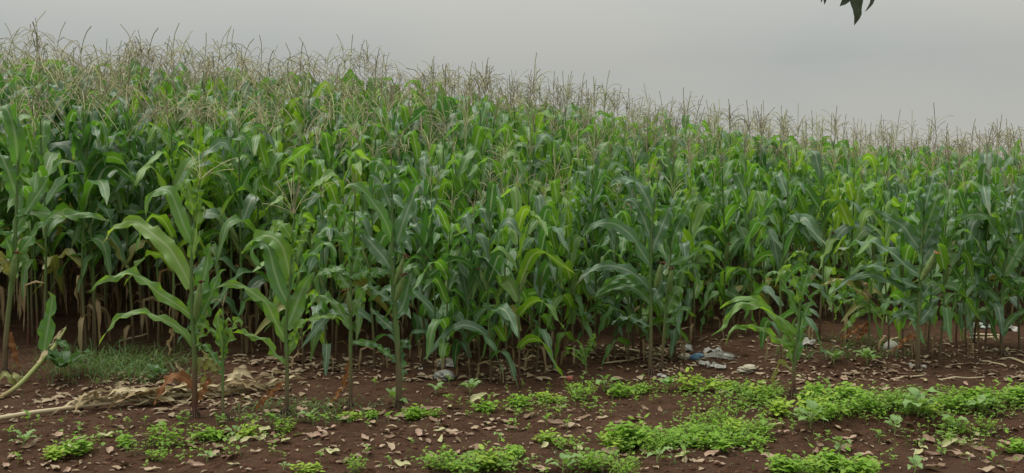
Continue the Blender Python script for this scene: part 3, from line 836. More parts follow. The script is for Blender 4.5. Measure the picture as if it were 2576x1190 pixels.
hero((2187, 893), [(2187, 830), (2187, 780), (2192, 720), (2196, 665)], [
    ('yellow', 14, [(2188, 762), (2142, 717), (2112, 702), (2076, 713), (2055, 725)]),
    ('leaf', 15, [(2188, 765), (2160, 750), (2131, 738), (2098, 754), (2083, 780)]),
    ('leaf', 13, [(2188, 780), (2150, 755), (2118, 762), (2104, 785), (2099, 806)]),
    ('leaf', 15, [(2187, 785), (2157, 791), (2135, 817), (2114, 835)]),
    ('leaf', 15, [(2187, 785), (2212, 782), (2235, 790), (2250, 810)]),
    ('dry', 10, [(2189, 770), (2178, 720), (2160, 698), (2152, 702)]),
    ('leaf', 20, [(2192, 730), (2205, 690), (2220, 660), (2232, 670)]),
    ('leaf', 18, [(2194, 700), (2180, 665), (2160, 640), (2140, 650)]),
    ('orange', 13, [(2188, 812), (2165, 822), (2140, 838), (2111, 856)]),
    ('orange', 13, [(2188, 815), (2175, 830), (2160, 850), (2150, 858)])],
    'thin maize plant with narrow drooping leaves and rusty leaf trailing left', FR, 11,
    ((2196, 662), [(2200, 630, 0), (2188, 635, .04), (2206, 640, -.05)]), (), 0.011)
hero((12, 940), [(15, 850), (24, 762), (35, 650), (42, 520), (45, 390), (44, 290)], [
    ('leaf', 46, [(45, 415), (38, 340), (25, 290), (8, 268), (-15, 280)]),
    ('leaf', 46, [(44, 330), (42, 260), (40, 200), (48, 185), (60, 200)]),
    ('leaf', 36, [(42, 560), (75, 520), (105, 475), (140, 415), (165, 405), (190, 412)]),
    ('leaf', 36, [(38, 640), (70, 610), (110, 560), (145, 535), (165, 545)]),
    ('leaf', 30, [(42, 540), (100, 535), (160, 545), (200, 538), (240, 545), (278, 556)]),
    ('leaf', 44, [(44, 480), (20, 430), (0, 390), (-25, 380)]),
    ('leaf', 36, [(43, 450), (75, 400), (95, 350), (120, 340)]),
    ('leaf', 40, [(36, 640), (15, 600), (-5, 560), (-25, 570)]),
    ('leaf', 30, [(30, 700), (50, 660), (60, 640), (70, 670)]),
    ('yellow', 26, [(32, 690), (10, 655), (-5, 640), (-20, 660)]),
    ('orange', 16, [(18, 830), (28, 860), (40, 900), (52, 935)])],
    'very tall maize plant with red stalk base at the left edge of the photo', FR, 12,
    ((44, 280), [(40, 210, 0), (55, 215, .1), (28, 220, -.1), (60, 235, .15), (20, 240, .1)]), [(30, 710, 40, 640, 24, 'silk')], 0.024)

# --- random plants: edge plants placed one by one, then the dense crop ----------------------
VAR = [variant(100 + i, ['leaf', 'deep', 'light', 'leaf', 'leaf', 'deep', 'light'][i % 7], H=2.0, nleaf=random.choice([11, 12, 13]), droop=0.25 + 0.1 * (i % 4), nb=9 + i % 4, bare=0.10 + .02 * (i % 3)) for i in range(14)]
VARL = [variant(200 + i, ['leaf', 'deep', 'leaf', 'light'][i % 4], H=2.0, nleaf=random.choice([9, 10, 11]), droop=1.2, nb=10, bare=0.36) for i in range(8)]   # left: nodding tassels, bare stems
VARE = [variant(150 + i, ['leaf', 'deep', 'light', 'leaf', 'deep'][i % 5], H=2.0, nleaf=random.choice([9, 10, 11]), n=14, na=4, droop=.35, nb=8, bare=.13 + .03 * (i % 3), wide=1.22) for i in range(10)]
EDGE = [
    (1120, 945, 1.40, 'maize plant rising right behind the crumpled grey plastic bag'),
    (1178, 946, 1.38, 'maize plant first to the right of the grey plastic bag'),
    (1232, 960, 1.62, 'maize plant with brown lower stalk, second to the right of the grey plastic bag'),
    (1306, 962, 1.58, 'leafy maize plant third to the right of the grey plastic bag'),
    (1392, 912, 1.66, 'maize plant with bunched yellowish sheaths left of the little maize sprout'),
    (1414, 900, 1.55, 'maize plant touching the bunched one just left of the little maize sprout'),
    (1545, 908, 1.50, 'maize plant between the little maize sprout and the sturdy arching plant'),
    (1496, 890, 1.78, 'maize plant behind the little maize sprout'),
    (1340, 895, 1.85, 'maize plant in the second row above the bright weed clump with grey leaf'),
    (1255, 900, 1.85, 'maize plant in the second row behind two slender front plants'),
    (1160, 895, 1.90, 'maize plant in the second row above the white paper scrap'),
    (1065, 905, 1.90, 'maize plant just right of the thick stalked plant with dark cobs'),
    (938, 925, 1.75, 'maize plant tucked left of the thick stalked plant with dark cobs'),
    (850, 905, 1.85, 'maize plant behind the one with narrow rusty hanging leaf'),
    (790, 900, 1.95, 'maize plant behind the right tip of the fallen dry stalk'),
    (690, 893, 2.00, 'maize plant with pale stem behind the middle of the fallen dry stalk'),
    (610, 892, 2.10, 'maize plant standing behind the stunted small plant'),
    (1590, 885, 1.75, 'maize plant behind the arching leaves of the sturdy plant'),
    (1745, 862, 1.75, 'maize plant behind the blue plastic scrap'),
    (1822, 848, 1.80, 'maize plant behind the white torn plastic strips'),
    (1890, 842, 1.85, 'maize plant behind the white crumpled bag'),
    (1962, 908, 1.62, 'thick stemmed maize plant right behind the short broad one'),
    (2065, 858, 1.75, 'maize plant behind right of the short broad one'),
    (2232, 882, 1.48, 'maize plant beside the whitish round stone, left of it'),
    (2336, 892, 1.58, 'maize plant hidden behind the large dark one with pink silk'),
    (2405, 872, 1.62, 'maize plant right of the large dark one with pink silk'),
    (2452, 862, 1.75, 'maize plant behind the mint plastic wrapper'),
    (2562, 880, 1.60, 'maize plant touching the right edge behind the wavy leaved one'),
    (2130, 862, 1.70, 'maize plant behind the thin one with drooping leaves'),
    (215, 886, 2.35, 'tall maize plant with bare pale stem behind left end of the grass patch'),
    (240, 884, 2.30, 'tall maize plant with leaning bare stem behind the grass patch'),
    (118, 892, 2.30, 'tall maize plant behind the broken leaning stalk'),
    (440, 884, 2.15, 'tall maize plant with brown hanging sheaths behind the tall bright one'),
    (330, 868, 2.30, 'tall bare stemmed maize plant over the dark gap behind the grass'),
]
EDGE += [(u, v, h, 'leafy maize plant ' + w) for u, v, h, w in [
    (1205, 925, 1.45, 'between the two slender plants right of the grey bag'), (1275, 935, 1.50, 'wedged between brown stalked and leafy plants right of the grey bag'),
    (1352, 930, 1.50, 'left of the bunched one, in the front row'), (1092, 925, 1.55, 'just left of the grey plastic bag, a step behind'),
    (1440, 915, 1.45, 'just left of the little maize sprout'), (1580, 915, 1.40, 'left foot neighbour of the sturdy arching plant'),
    (1610, 900, 1.60, 'behind the left arms of the sturdy arching plant'), (1700, 905, 1.50, 'right behind the plant with ragged pale leaf'),
    (820, 930, 1.50, 'low and full, left of the plant with narrow rusty leaf'), (760, 925, 1.45, 'right behind the bright plant with red stalk base'),
    (2270, 900, 1.45, 'between the whitish stone and the large dark plant'), (2365, 905, 1.45, 'right at the foot of the large dark plant'),
    (2430, 890, 1.45, 'left of the pale dry stalks at right'), (2480, 880, 1.50, 'behind the pale dry stalks at right')]]
taken = []
for k, (u, v, H, lab) in enumerate(EDGE):
    p = on_ground(u, v)
    left = u < 480
    var = (VARL if left else VARE)[(k * 3 + 3) % (8 if left else 10)]
    place_plant(var, p - np.array([0, 0, .02]), random.uniform(0, 6.28), H / 2.0, lab, 'maize plants along the front edge')
    taken.append((p[0], p[1]))

def H_of(x):
    return np.interp(x, [-7, -4, -1.5, 0.5, 2.5, 5, 10], [2.56, 2.50, 2.32, 2.18, 2.00, 1.90, 1.86])
cand = []
yy = 9.0
row = 0
while yy < 26:
    for x in np.arange(-15, 17, 0.26):
        px = x + random.uniform(-.13, .13) + 0.18 * (row % 2)
        py = yy + random.uniform(-.12, .12)
        e, c = float(edge_y(px)), float(crest_y(px))
        if py < e or py > c + 3.0: continue
        if abs(px) > 0.56 * py + 3.0: continue
        if any((px - a) ** 2 + (py - b) ** 2 < 0.12 ** 2 for a, b in taken): continue
        cand.append((px, py, py - e))
    yy += 0.50; row += 1
def seen(px, py):
    return abs(px) < 0.505 * py + 0.15
inside = sorted([c for c in cand if seen(c[0], c[1])], key=lambda c: c[1] * (1 + 0.02 * abs(c[0])))
NIND = 300 - 12 - len(EDGE)
ind = inside[:NIND]
rest = [c for c in cand if c not in set(ind)]
print('dense plants', len(cand), 'individual', len(ind), 'mass', len(rest))
ZONE = [(-1.9, 'tall maize plant with nodding tassel and bare stem deep in the left crowd', 'maize plants crowded in the left of the field'),
        (1.6, 'tasselled maize plant in the dense middle crowd of the crop', 'maize plants crowded in the middle of the field'),
        (99, 'tasselled maize plant in the dense right hand crowd beyond the littered soil', 'maize plants crowded in the right of the field')]
ORD = ['first', 'second', 'third', 'fourth', 'fifth', 'sixth']
HEROES = [((u - 1288) / 2576.0, n) for u, n in [(44, 'very tall red based plant'), (140, 'broken leaning stalk'), (228, 'two bare stems by the grass'), (330, 'dark gap over the grass'), (484, 'tall bright green plant'), (562, 'stunted small plant'),
    (650, 'middle of the fallen stalk'), (729, 'bright plant with red stalk base'), (800, 'right tip of the fallen stalk'), (886, 'plant with narrow rusty hanging leaf'), (990, 'thick stalked plant with dark cobs'), (1120, 'grey plastic bag'),
    (1232, 'brown stalked plant by the grey bag'), (1306, 'leafy plant third from the grey bag'), (1392, 'bunched yellowish plant'), (1474, 'little maize sprout'), (1560, 'long arching leaves of the sturdy plant'), (1640, 'sturdy arching plant'),
    (1752, 'blue plastic scrap'), (1815, 'white torn strips'), (1880, 'pale crumpled bag'), (2010, 'short broad plant'), (2100, 'weed left of the thin plant'), (2190, 'thin drooping plant'), (2242, 'whitish round stone'), (2318, 'large dark plant with pink silk'),
    (2400, 'plant right of the large dark one'), (2465, 'mint wrapper'), (2530, 'wavy leaved right edge plant')]]
cnt = {}
for k, (px, py, d) in enumerate(ind):
    H = float(H_of(px)) * random.uniform(.86, 1.07) * (0.86 + 0.14 * min(1, d / 1.2))
    zn = [z for z in ZONE if px < z[0] * py / 10.5][0]
    lab = zn[1]
    az = px / py
    h = min(HEROES, key=lambda q: abs(q[0] - az))
    cnt[h[1]] = cnt.get(h[1], 0) + 1
    if cnt[h[1]] <= 6: lab = ORD[cnt[h[1]] - 1] + ' maize plant back into the crop behind the ' + h[1]
    left = px < -1.6 + random.uniform(-.8, .8)
    var = random.choice(VARL if left else VAR)
    place_plant(var, (px, py, float(ground(px, py)) - .02), random.uniform(0, 6.28), H / 2.0, lab, zn[2])

# the rest of the crop, past what can be told apart: one joined body of real plants
LOW = []
for i in range(14):
    left = i % 2 == 1
    LOW.append((left, random_plant(300 + i, H=2.0, nleaf=9, n=8, na=2, droop=1.2 if left else 0.45, nb=7, sides=4, low=True, bare=0.3)))
mk = ['leaf', 'stalk', 'tassel', 'yellow', 'dry']
g = Geo()
for (px, py, d) in rest:
    H = float(H_of(px)) * (random.uniform(.86, 1.08) if random.random() < .93 else random.uniform(1.06, 1.13))
    left = px < -1.5 + random.uniform(-1, 1)
    parts = random.choice([p for l, p in LOW if l == left]); pr = random.random()
    a = random.uniform(0, 6.28); s = H / 2.0
    Rz = np.array([[cos(a), -sin(a), 0], [sin(a), cos(a), 0], [0, 0, 1]]) * s
    o = np.array([px, py, float(ground(px, py)) - .02])
    for nm, V, Fq, UV, key in parts:
        g.add(V @ Rz.T + o, Fq, UV, mk.index(key), min(.999, max(0, pr * .8 + random.uniform(-.12, .3))))
crop = obj('maize_crop', g.mesh('maize_crop', [KEY[k] for k in mk], True))
tag(crop, 'rest of the dense green maize crop up to the tasselled skyline', 'maize crop', None, 'stuff')

# ------------------------------------------------------------------ things on the ground at the left
def blade_px(pts, D, wpx, key, rg, roll=None, tw=.5, ruf=.012, n=16, na=4, kind='maize', depth=None):
    Q = np.array([at_depth(u, v, D + (depth[i] if depth else 0.0)) for i, (u, v) in enumerate(pts)])
    mid = catmull(Q, n)
    far = mid[-1] - mid[0]
    h = unit(np.array([far[0], far[1] + 1e-4, 0.0]))
    S = np.cross([0, 0, 1.0], h)
    r = (roll if roll is not None else rg.uniform(.5, 1.0)) * (1 if S[1] < 0 else -1)
    return blade(mid, wpx * PX * D, S, r, rg.uniform(-tw, tw), ruf, .25, na, kind, rg)

rg = random.Random(5)
b0 = on_ground(-20, 1010); D = b0[1]
t = thing('broken_maize_stalk', b0, 'broken maize stalk leaning right at the left edge with one upright blade', 'maize stalk')
sp = np.array([at_depth(u, v, D + .25 * i) for i, (u, v) in enumerate([(-20, 1012), (40, 975), (90, 925), (130, 880), (166, 825)])])
V, Fq, UV = tube(catmull(sp, 16), np.linspace(.017, .024, 17) * np.r_[np.ones(11), np.linspace(1, .25, 6)], 8)
obj('stalk', mesh_np('stalk', V - b0, Fq, UV, [M_GYSTALK]), t)
for key, w, pts in [('leaf', 44, [(112, 880), (118, 840), (128, 780), (132, 745), (120, 732)]), ('straw', 26, [(95, 915), (120, 880), (150, 840), (168, 818)]),
                    ('yellow', 18, [(40, 975), (20, 945), (5, 945), (-8, 985)]), ('yellow', 16, [(40, 970), (32, 945), (48, 955), (50, 985)]),
                    ('leaf', 20, [(140, 860), (150, 862), (166, 870), (168, 885)])]:
    V, Fq, UV = blade_px(pts, D + .45, w * 1.15, key, rg, roll=1.35 if w > 40 else None, tw=.2)
    obj('leaf', mesh_np('leaf', V - b0, Fq, UV, [KEY[key]]), t)

# dead stalk lying across the left foreground
a0, a1 = on_ground(-60, 1075), on_ground(740, 965)
t = thing('fallen_maize_stalk', a0, 'long fallen dry maize stalk with bleached leaves lying on the soil at left', 'maize stalk')
def along(f):
    p = a0 + (a1 - a0) * f
    return np.array([p[0], p[1], float(ground(p[0], p[1])) + 0.03])
line = np.array([along(f) for f in np.linspace(0, .86, 22)])
line[:, 2] = np.convolve(np.r_[[line[0, 2]] * 2, line[:, 2], [line[-1, 2]] * 2], np.ones(5) / 5, 'valid') + .012
V, Fq, UV = tube(line, np.linspace(.017, .010, 22), 8)
obj('stalk', mesh_np('stalk', V - a0, Fq, UV, [M_DSTALK]), t)
ax = unit(a1 - a0)
for i in range(64):
    f0 = rg.uniform(.28, .90)
    L = rg.uniform(.22, .55) * (0.75 if f0 < .4 else 1)
    p = along(f0) + np.array([0, 0, rg.uniform(.0, .07)])
    sgn = 1 if rg.random() < .72 else -1
    az = math.atan2(ax[1], ax[0]) + (0 if sgn > 0 else pi) + rg.uniform(-.30, .30)
    n = 9
    pts = [p]
    lift = rg.uniform(-.1, .35)
    for j in range(n):
        q = pts[-1] + np.array([cos(az), sin(az), 0]) * L / n
        az += rg.uniform(-.16, .16)
        tt = (j + 1) / n
        zt = float(ground(q[0], q[1])) + .012 + rg.uniform(0, .008) + max(0, (p[2] - float(ground(p[0], p[1]))) * (1 - tt) + lift * .22 * sin(pi * tt) * (1 - .3 * tt))
        q[2] = zt; pts.append(q)
    V, Fq, UV = blade(np.array(pts), rg.uniform(.022, .062), np.array([-sin(az), cos(az), 0]), rg.uniform(-.9, .9), rg.uniform(-1.4, 1.4), .012, rg.uniform(.2, .7), 3, 'maize', rg)
    obj('dry_leaf', mesh_np('dry_leaf', V - a0, Fq, UV, [rg.choice([M_STRAW, M_STRAW, M_STRAW, M_DRY])]), t)
for pts, w in [([(468, 985), (468, 950), (450, 925), (438, 910)], 20), ([(300, 1005), (294, 985), (302, 965), (322, 958)], 16), ([(600, 975), (600, 950), (610, 925), (632, 940)], 26), ([(560, 985), (590, 940), (606, 932), (640, 955)], 26)]:
    D = on_ground(pts[0][0], pts[0][1])[1]
    V, Fq, UV = blade_px(pts, D, w, 'straw', rg, tw=1.2)
    obj('dry_leaf', mesh_np('dry_leaf', V - a0, Fq, UV, [M_STRAW]), t)

# ------------------------------------------------------------------ weeds
def weed_meshes(seed, R0=.13, Hh=.13, n=190, ls=.030, mat=M_WEED, ferny=False):
    rg = random.Random(seed)
    g = Geo(); s = Geo()
    nst = 11
    tips = []
    for i in range(nst):
        a = rg.uniform(0, 6.28); r = R0 * sqrt(rg.random()) * .9
        e = np.array([r * cos(a), r * sin(a), Hh * rg.uniform(.65, 1.1) * (1 - .45 * (r / R0) ** 2)])
        b = np.array([r * cos(a) * .25, r * sin(a) * .25, -.01])
        tt = np.linspace(0, 1, 4)[:, None]
        s.add(*tube(b + (e - b) * tt + np.array([0, 0, .02]) * np.sin(pi * tt), np.linspace(.0022, .0012, 4), 4), 0)
        tips.append((b, e))
    for i in range(n):
        b, e = rg.choice(tips)
        f = rg.random() ** .55
        p = b + (e - b) * f + np.array([rg.gauss(0, 1), rg.gauss(0, 1), rg.gauss(0, .6)]) * R0 * .17
        p[2] = max(p[2], .006)
        a = rg.uniform(0, 6.28); el = rg.uniform(-.3, .8)
        d = np.array([cos(a) * cos(el), sin(a) * cos(el), sin(el)])
        L = ls * rg.uniform(.6, 1.35)
        S = unit(np.cross(d, [0, 0, 1]) + np.array([rg.uniform(-.5, .5)] * 3) * .6)
        tt = np.linspace(0, 1, 4)[:, None]
        P = p + d * L * tt - np.array([0, 0, 1]) * L * .25 * tt ** 2
        V, Fq, UV = blade(P, L * (.28 if ferny else .62), S, 0, 0, 0, .25, 2, 'ovate', rg)
        g.add(V, Fq, UV, 0, rg.random() * .999)
    return g.mesh('foliage', [mat], True), s.mesh('stem', [M_STEM])
WEEDS = [weed_meshes(400 + i, .12 + .012 * (i % 3), .085 + .022 * (i % 4), 105 + 20 * (i % 3), .036 + .009 * (i % 3), [M_WEED, M_WEED2, M_WEED][i % 3]) for i in range(7)]
FERN = [weed_meshes(420 + i, .13, .15, 330, .030, M_WEED, True) for i in range(2)]

def weed_clump(u, v, wpx, label, group=None, ferny=False):
    p = on_ground(u, v)
    fo, st = random.choice(FERN if ferny else WEEDS)
    t = thing('weed_clump', p, label, 'weed', group, random.uniform(0, 6.28))
    s = wpx * PX * p[1] / .245
    t.scale = (s, s, s * random.uniform(.85, 1.15))
    obj('foliage', fo, t); obj('stem', st, t)
    return t

def broad_weed(u, v, wpx, nl, label, group=None, mat=None, tall=.6, cat='weed'):
    p = on_ground(u, v)
    rg = random.Random(int(u * 7 + v))
    t = thing('broadleaf_weed', p, label, cat, group)
    W = wpx * PX * p[1] * .82
    hs = W * tall
    g = Geo(); g.add(*tube(np.array([[0, 0, -.01], [0.01 * rg.uniform(-1, 1), 0, hs * .3], [0.012, .01, hs * .55]]), [.005, .004, .003], 5), 0)
    az = rg.uniform(0, 6.28)
    L0 = []
    for i in range(nl):
        a = az + 2.4 * i + rg.uniform(-.3, .3)
        z = hs * (.15 + .40 * i / nl)
        L = W * rg.uniform(.38, .56); pet = L * .35
        e0 = rg.uniform(.35, 1.1)
        b = np.array([0.005, 0, z])
        d = np.array([cos(a) * cos(e0), sin(a) * cos(e0), sin(e0)])
        q = b + d * pet
        g.add(*tube(np.array([b, q]), [.0028, .0018], 4), 0)
        path = leaf_path(q, a, L, e0, e0 - rg.uniform(.6, 1.6), .5, .4, 7, rg, rg.uniform(-.3, .3))
        V, Fq, UV = blade(path, L * rg.uniform(.48, .66), np.array([-sin(a), cos(a), 0]), rg.uniform(-.3, .3), 0, .006 * W / .2, .25, 4, 'ovate', rg)
        L0.append(mesh_np('leaf', V, Fq, UV, [mat or M_BROAD]))
    obj('stem', g.mesh('stem', [M_STEM]), t)
    for me in L0: obj('leaf', me, t)
    return t

for u, v, w, lab in [
    (132, 1150, 84, 'bright weed clump in the bottom left corner, left one of the pair'),
    (192, 1148, 78, 'bright weed clump in the bottom left corner, right one of the pair'),
    (318, 1124, 58, 'small weed clump left of the big leafy one before the tall bright maize'),
    (412, 1118, 104, 'wide leafy weed clump below the tall bright maize plant'),
    (400, 1158, 60, 'low weed tuft in front of the wide leafy clump'),
    (528, 1108, 72, 'round weed clump at the foot of the tall bright maize'),
    (622, 1100, 70, 'weed clump between the stunted maize and the two pale yellow leaves'),
    (714, 1088, 62, 'weed clump at the foot of the maize with red stalk base'),
    (884, 1056, 56, 'sparse weed clump at the foot of the maize with narrow rusty leaf'),
    (930, 1052, 44, 'little weed tuft left of the thick stalked maize'),
    (1034, 1052, 74, 'weed clump just right of the foot of the thick stalked maize'),
    (1094, 1046, 50, 'small weed tuft in front of the grey plastic bag'),
    (1232, 1034, 66, 'round weed clump with a big grey green leaf at its left'),
    (1306, 1020, 62, 'weed clump right of the round one with grey green leaf'),
    (1384, 1012, 76, 'weed clump in front of the little maize sprout'),
    (1462, 1004, 84, 'low spreading weed clump in front of the red wrapper'),
    (1562, 998, 66, 'weed clump below the sturdy arching maize'),
    (1622, 988, 52, 'small upright weed clump right below the sturdy arching maize'),
    (1750, 984, 92, 'dense rounded weed clump below the blue plastic scrap'),
    (1820, 984, 80, 'weed clump first right of the dense rounded one'),
    (1868, 990, 76, 'weed clump below the white crumpled bag'),
    (1240, 1178, 100, 'bright weed clump at the bottom centre, right end of the mass'),
    (1285, 1150, 72, 'bright weed tuft at the upper right of the bottom centre mass'),
    (1110, 1180, 96, 'bright weed clump at the bottom centre, left end of the mass'),
    (1178, 1195, 100, 'bright weed clump at the bottom centre, in the middle of the mass'),
    (1372, 1112, 74, 'low weed clump between the bottom centre mass and the big bright patch'),
    (1420, 1128, 70, 'weed clump touching the left side of the big bright patch'),
    (770, 1190, 76, 'weed clump cut by the bottom edge, left of centre'),
    (892, 1188, 70, 'weed clump cut by the bottom edge right of a small seedling'),
    (2480, 1082, 60, 'thin weed tuft on the bare bank at the lower right'),
    (2418, 1090, 66, 'sprawling weed tuft on the bare bank near curled leaves'),
    (2552, 1140, 70, 'weed tuft at the right edge near the bottom'),
    (1490, 1182, 92, 'weed clump at the bottom below the big bright patch'),
]:
    weed_clump(u, v, w, lab)
for u, v in [(1935, 1004), (1960, 1040), (2050, 1012), (2085, 1022), (2130, 1018), (2175, 1030), (2215, 1036), (2255, 1028), (2300, 1032), (2340, 1042), (2385, 1030),
             (2425, 1034), (2465, 1018), (2505, 1022), (2545, 1012), (2580, 1020), (2050, 1046), (2100, 1056), (2045, 1060), (1915, 1000), (2160, 1012), (2395, 1012)]:
    weed_clump(u, v, random.uniform(70, 104), 'leafy weed clump merging into the bright green row at right', 'weed clumps of the bright row', random.random() < .2)
for u, v in [(1545, 1125), (1585, 1118), (1625, 1112), (1662, 1126), (1700, 1122), (1640, 1140), (1735, 1095), (1775, 1080), (1770, 1108), (1815, 1105), (1850, 1092), (1860, 1120),
             (1810, 1130), (1745, 1122), (1895, 1095), (1900, 1130)]:
    weed_clump(u, v, random.uniform(80, 112), 'leafy weed clump merging into the big bright patch right of centre', 'weed clumps of the big patch', random.random() < .25)
for u, v in [(2040, 1178), (2085, 1182), (2062, 1196), (2125, 1194), (2010, 1196), (1962, 1190), (2170, 1198)]:
    weed_clump(u, v, random.uniform(70, 100), 'leafy weed clump in the patch on the bottom edge at right', 'weed clumps of the bottom patch')
weed_clump(1558, 1196, 100, 'feathery dark green weed tuft on the bottom edge', None, True)
for u, v, w, nl, lab in [
    (58, 1125, 80, 7, 'broad leaved weed in the bottom left corner beside bright clumps'),
    (588, 1098, 56, 5, 'broad leaved weed between two clumps under the stunted maize'),
    (776, 1062, 66, 4, 'broad leaved seedling right of the maize with red stalk base'),
    (990, 1022, 78, 6, 'broad leaved weed at the left foot of the thick stalked maize'),
    (1096, 992, 56, 6, 'small grey green broad leaved weed left below the grey bag'),
    (1182, 992, 74, 6, 'broad leaved weed with spread leaves right below the grey bag'),
    (1520, 985, 84, 7, 'broad leaved weed with upright leaves left below the sturdy maize'),
    (1678, 985, 74, 7, 'broad leaved weed with hanging leaves left of the rounded clump'),
    (2098, 915, 66, 8, 'broad leaved weed on bare soil left of the thin maize'),
    (2180, 918, 84, 8, 'broad leaved weed on bare soil below the thin maize'),
    (2308, 1048, 120, 10, 'large broad leaved weed rising above the bright row'),
    (2040, 1078, 120, 9, 'large pale broad leaved weed in front of the bright row'),
    (2250, 1090, 76, 7, 'curled pale green broad leaved weed on the dark bank'),
    (2112, 1140, 90, 7, 'broad leaved weed with narrow upright leaves near the bottom'),
    (1655, 1165, 90, 4, 'two leaved tall seedling in front of the big bright patch'),
    (1415, 1192, 100, 6, 'broad leaved weed on the bottom edge at centre right'),
    (2300, 1190, 80, 5, 'broad leaved weed with one big round leaf on the bottom edge'),
    (520, 1160, 56, 5, 'little broad leaved seedling near the bottom among pale leaves'),
    (714, 1182, 44, 4, 'two leaved seedling on bare soil near the bottom edge'),
    (1255, 1110, 54, 3, 'seedling with one upright leaf above the bottom centre mass'),
    (2395, 1088, 80, 6, 'upright broad leaved weed on the bare bank at right'),
    (2470, 1042, 90, 9, 'broad leaved weed at the right end of the bright row'),
]:
    broad_weed(u, v, w, nl, lab, tall=.7)
# the carpet of small weeds between the clumps, thinning out to bare soil
def carpet():
    g = Geo(); rg = random.Random(91)
    blobs = [(2250, 1030, 330, 20, 1.0), (2760, 1016, 160, 18, .9), (-160, 1140, 90, 20, .4), (1960, 1008, 190, 17, .7), (1650, 990, 260, 16, .22), (1800, 1104, 120, 22, .9), (1620, 1122, 110, 16, .9), (1200, 1180, 110, 14, .8), (2070, 1188, 90, 12, .9),
             (1330, 1030, 180, 16, .3), (420, 1125, 240, 24, .12), (2400, 1120, 140, 30, .15), (1500, 1180, 80, 14, .6)]
    wts = [b[2] * b[3] * b[4] for b in blobs]
    cols = 0
    while cols < 1500:
        b = rg.choices(blobs, wts)[0]
        u, v = rg.gauss(b[0], b[2] * .6), rg.gauss(b[1], b[3] * .7)
        if not (-300 < u < 2900 and 950 < v < 1200) or (abs(u - 1995) < 34 and 990 < v < 1045): continue
        p = on_ground(u, v)
        hh = rg.uniform(.02, .10); a0 = rg.uniform(0, 6.28)
        g.add(*tube(np.array([p - [0, 0, .01], p + [.01 * cos(a0), .01 * sin(a0), hh]]), [.0018, .0012], 3), 1, .5)
        tone = rg.random()
        for k in range(rg.choice([3, 4, 5])):
            a = a0 + 2.1 * k; z = hh * (1 - .22 * k) + .004
            L = rg.uniform(.022, .050)
            path = leaf_path(p + np.array([.006 * cos(a), .006 * sin(a), max(z, .008)]), a, L, rg.uniform(.1, .9), -.4, .6, .3, 3, rg)
            g.add(*blade(path, L * .55, np.array([-sin(a), cos(a), 0]), rg.uniform(-.3, .3), 0, 0, .25, 2, 'ovate', rg), 0, min(.999, max(0, tone * .7 + rg.uniform(0, .3))))
        cols += 1
    o = obj('ground_cover', g.mesh('ground_cover', [M_WEED, M_STEM], True))
    tag(o, 'low ground cover of small bright green weeds thinning out over the soil', 'ground cover', None, 'stuff')
carpet()
broad_weed(160, 955, 170, 9, 'dark broad leaved weed under the broken leaning stalk', None, M_DARKW, .45)
broad_weed(390, 952, 70, 9, 'low dark broad leaved weed at the right end of the grass patch', None, M_DARKW, .35)
# the single grey leaf beside the round clump
# young maize sprout
hero((1474, 945), [(1474, 915), (1472, 880)], [
    ('leaf', 9, [(1474, 915), (1455, 885), (1435, 878), (1415, 897)]), ('leaf', 9, [(1474, 905), (1462, 870), (1452, 856), (1440, 862)]),
    ('leaf', 9, [(1473, 895), (1488, 870), (1494, 845), (1492, 835)]), ('leaf', 10, [(1473, 900), (1480, 880), (1492, 860), (1496, 875)]),
    ('leaf', 8, [(1474, 920), (1462, 905), (1450, 895), (1436, 888)])],
    'little young maize sprout alone on dark soil at centre', None, 21, None, (), 0.006)

# tiny seedlings scattered over the bare soil
def seedling_mesh(seed):
    rg = random.Random(seed); g = Geo()
    g.add(*tube(np.array([[0, 0, -.01], [.003, 0, .03], [.002, .004, .055]]), [.0022, .002, .0015], 4), 1)
    for i in range(4):
        a = 1.6 * i + rg.uniform(-.4, .4); z = .03 + .008 * i
        path = leaf_path(np.array([0, 0, z]), a, rg.uniform(.03, .055), rg.uniform(.3, 1.0), -.3, .6, .3, 4, rg)
        g.add(*blade(path, .022, np.array([-sin(a), cos(a), 0]), 0, 0, 0, .3, 2, 'ovate', rg), 0, rg.random())
    return g.mesh('seedling', [M_WEED, M_STEM], True)
SEED = [seedling_mesh(500 + i) for i in range(5)]
for k in range(90):
    u = random.uniform(20, 2560); v = random.choice([random.uniform(1010, 1185), random.uniform(960, 1100)])
    if u < 900: v = max(v, 1070)
    w2 = 'dark bank at the lower right' if u > 1900 else 'bare soil of the centre foreground' if u > 700 else 'soil of the lower left'
    p = on_ground(u, v)
    o = obj('seedling', random.choice(SEED), None, p, (0, 0, random.uniform(0, 6.28)), random.uniform(.7, 1.5))
    tag(o, 'tiny green seedling sprouting from the ' + w2, 'seedling', 'tiny seedlings on the ' + w2)

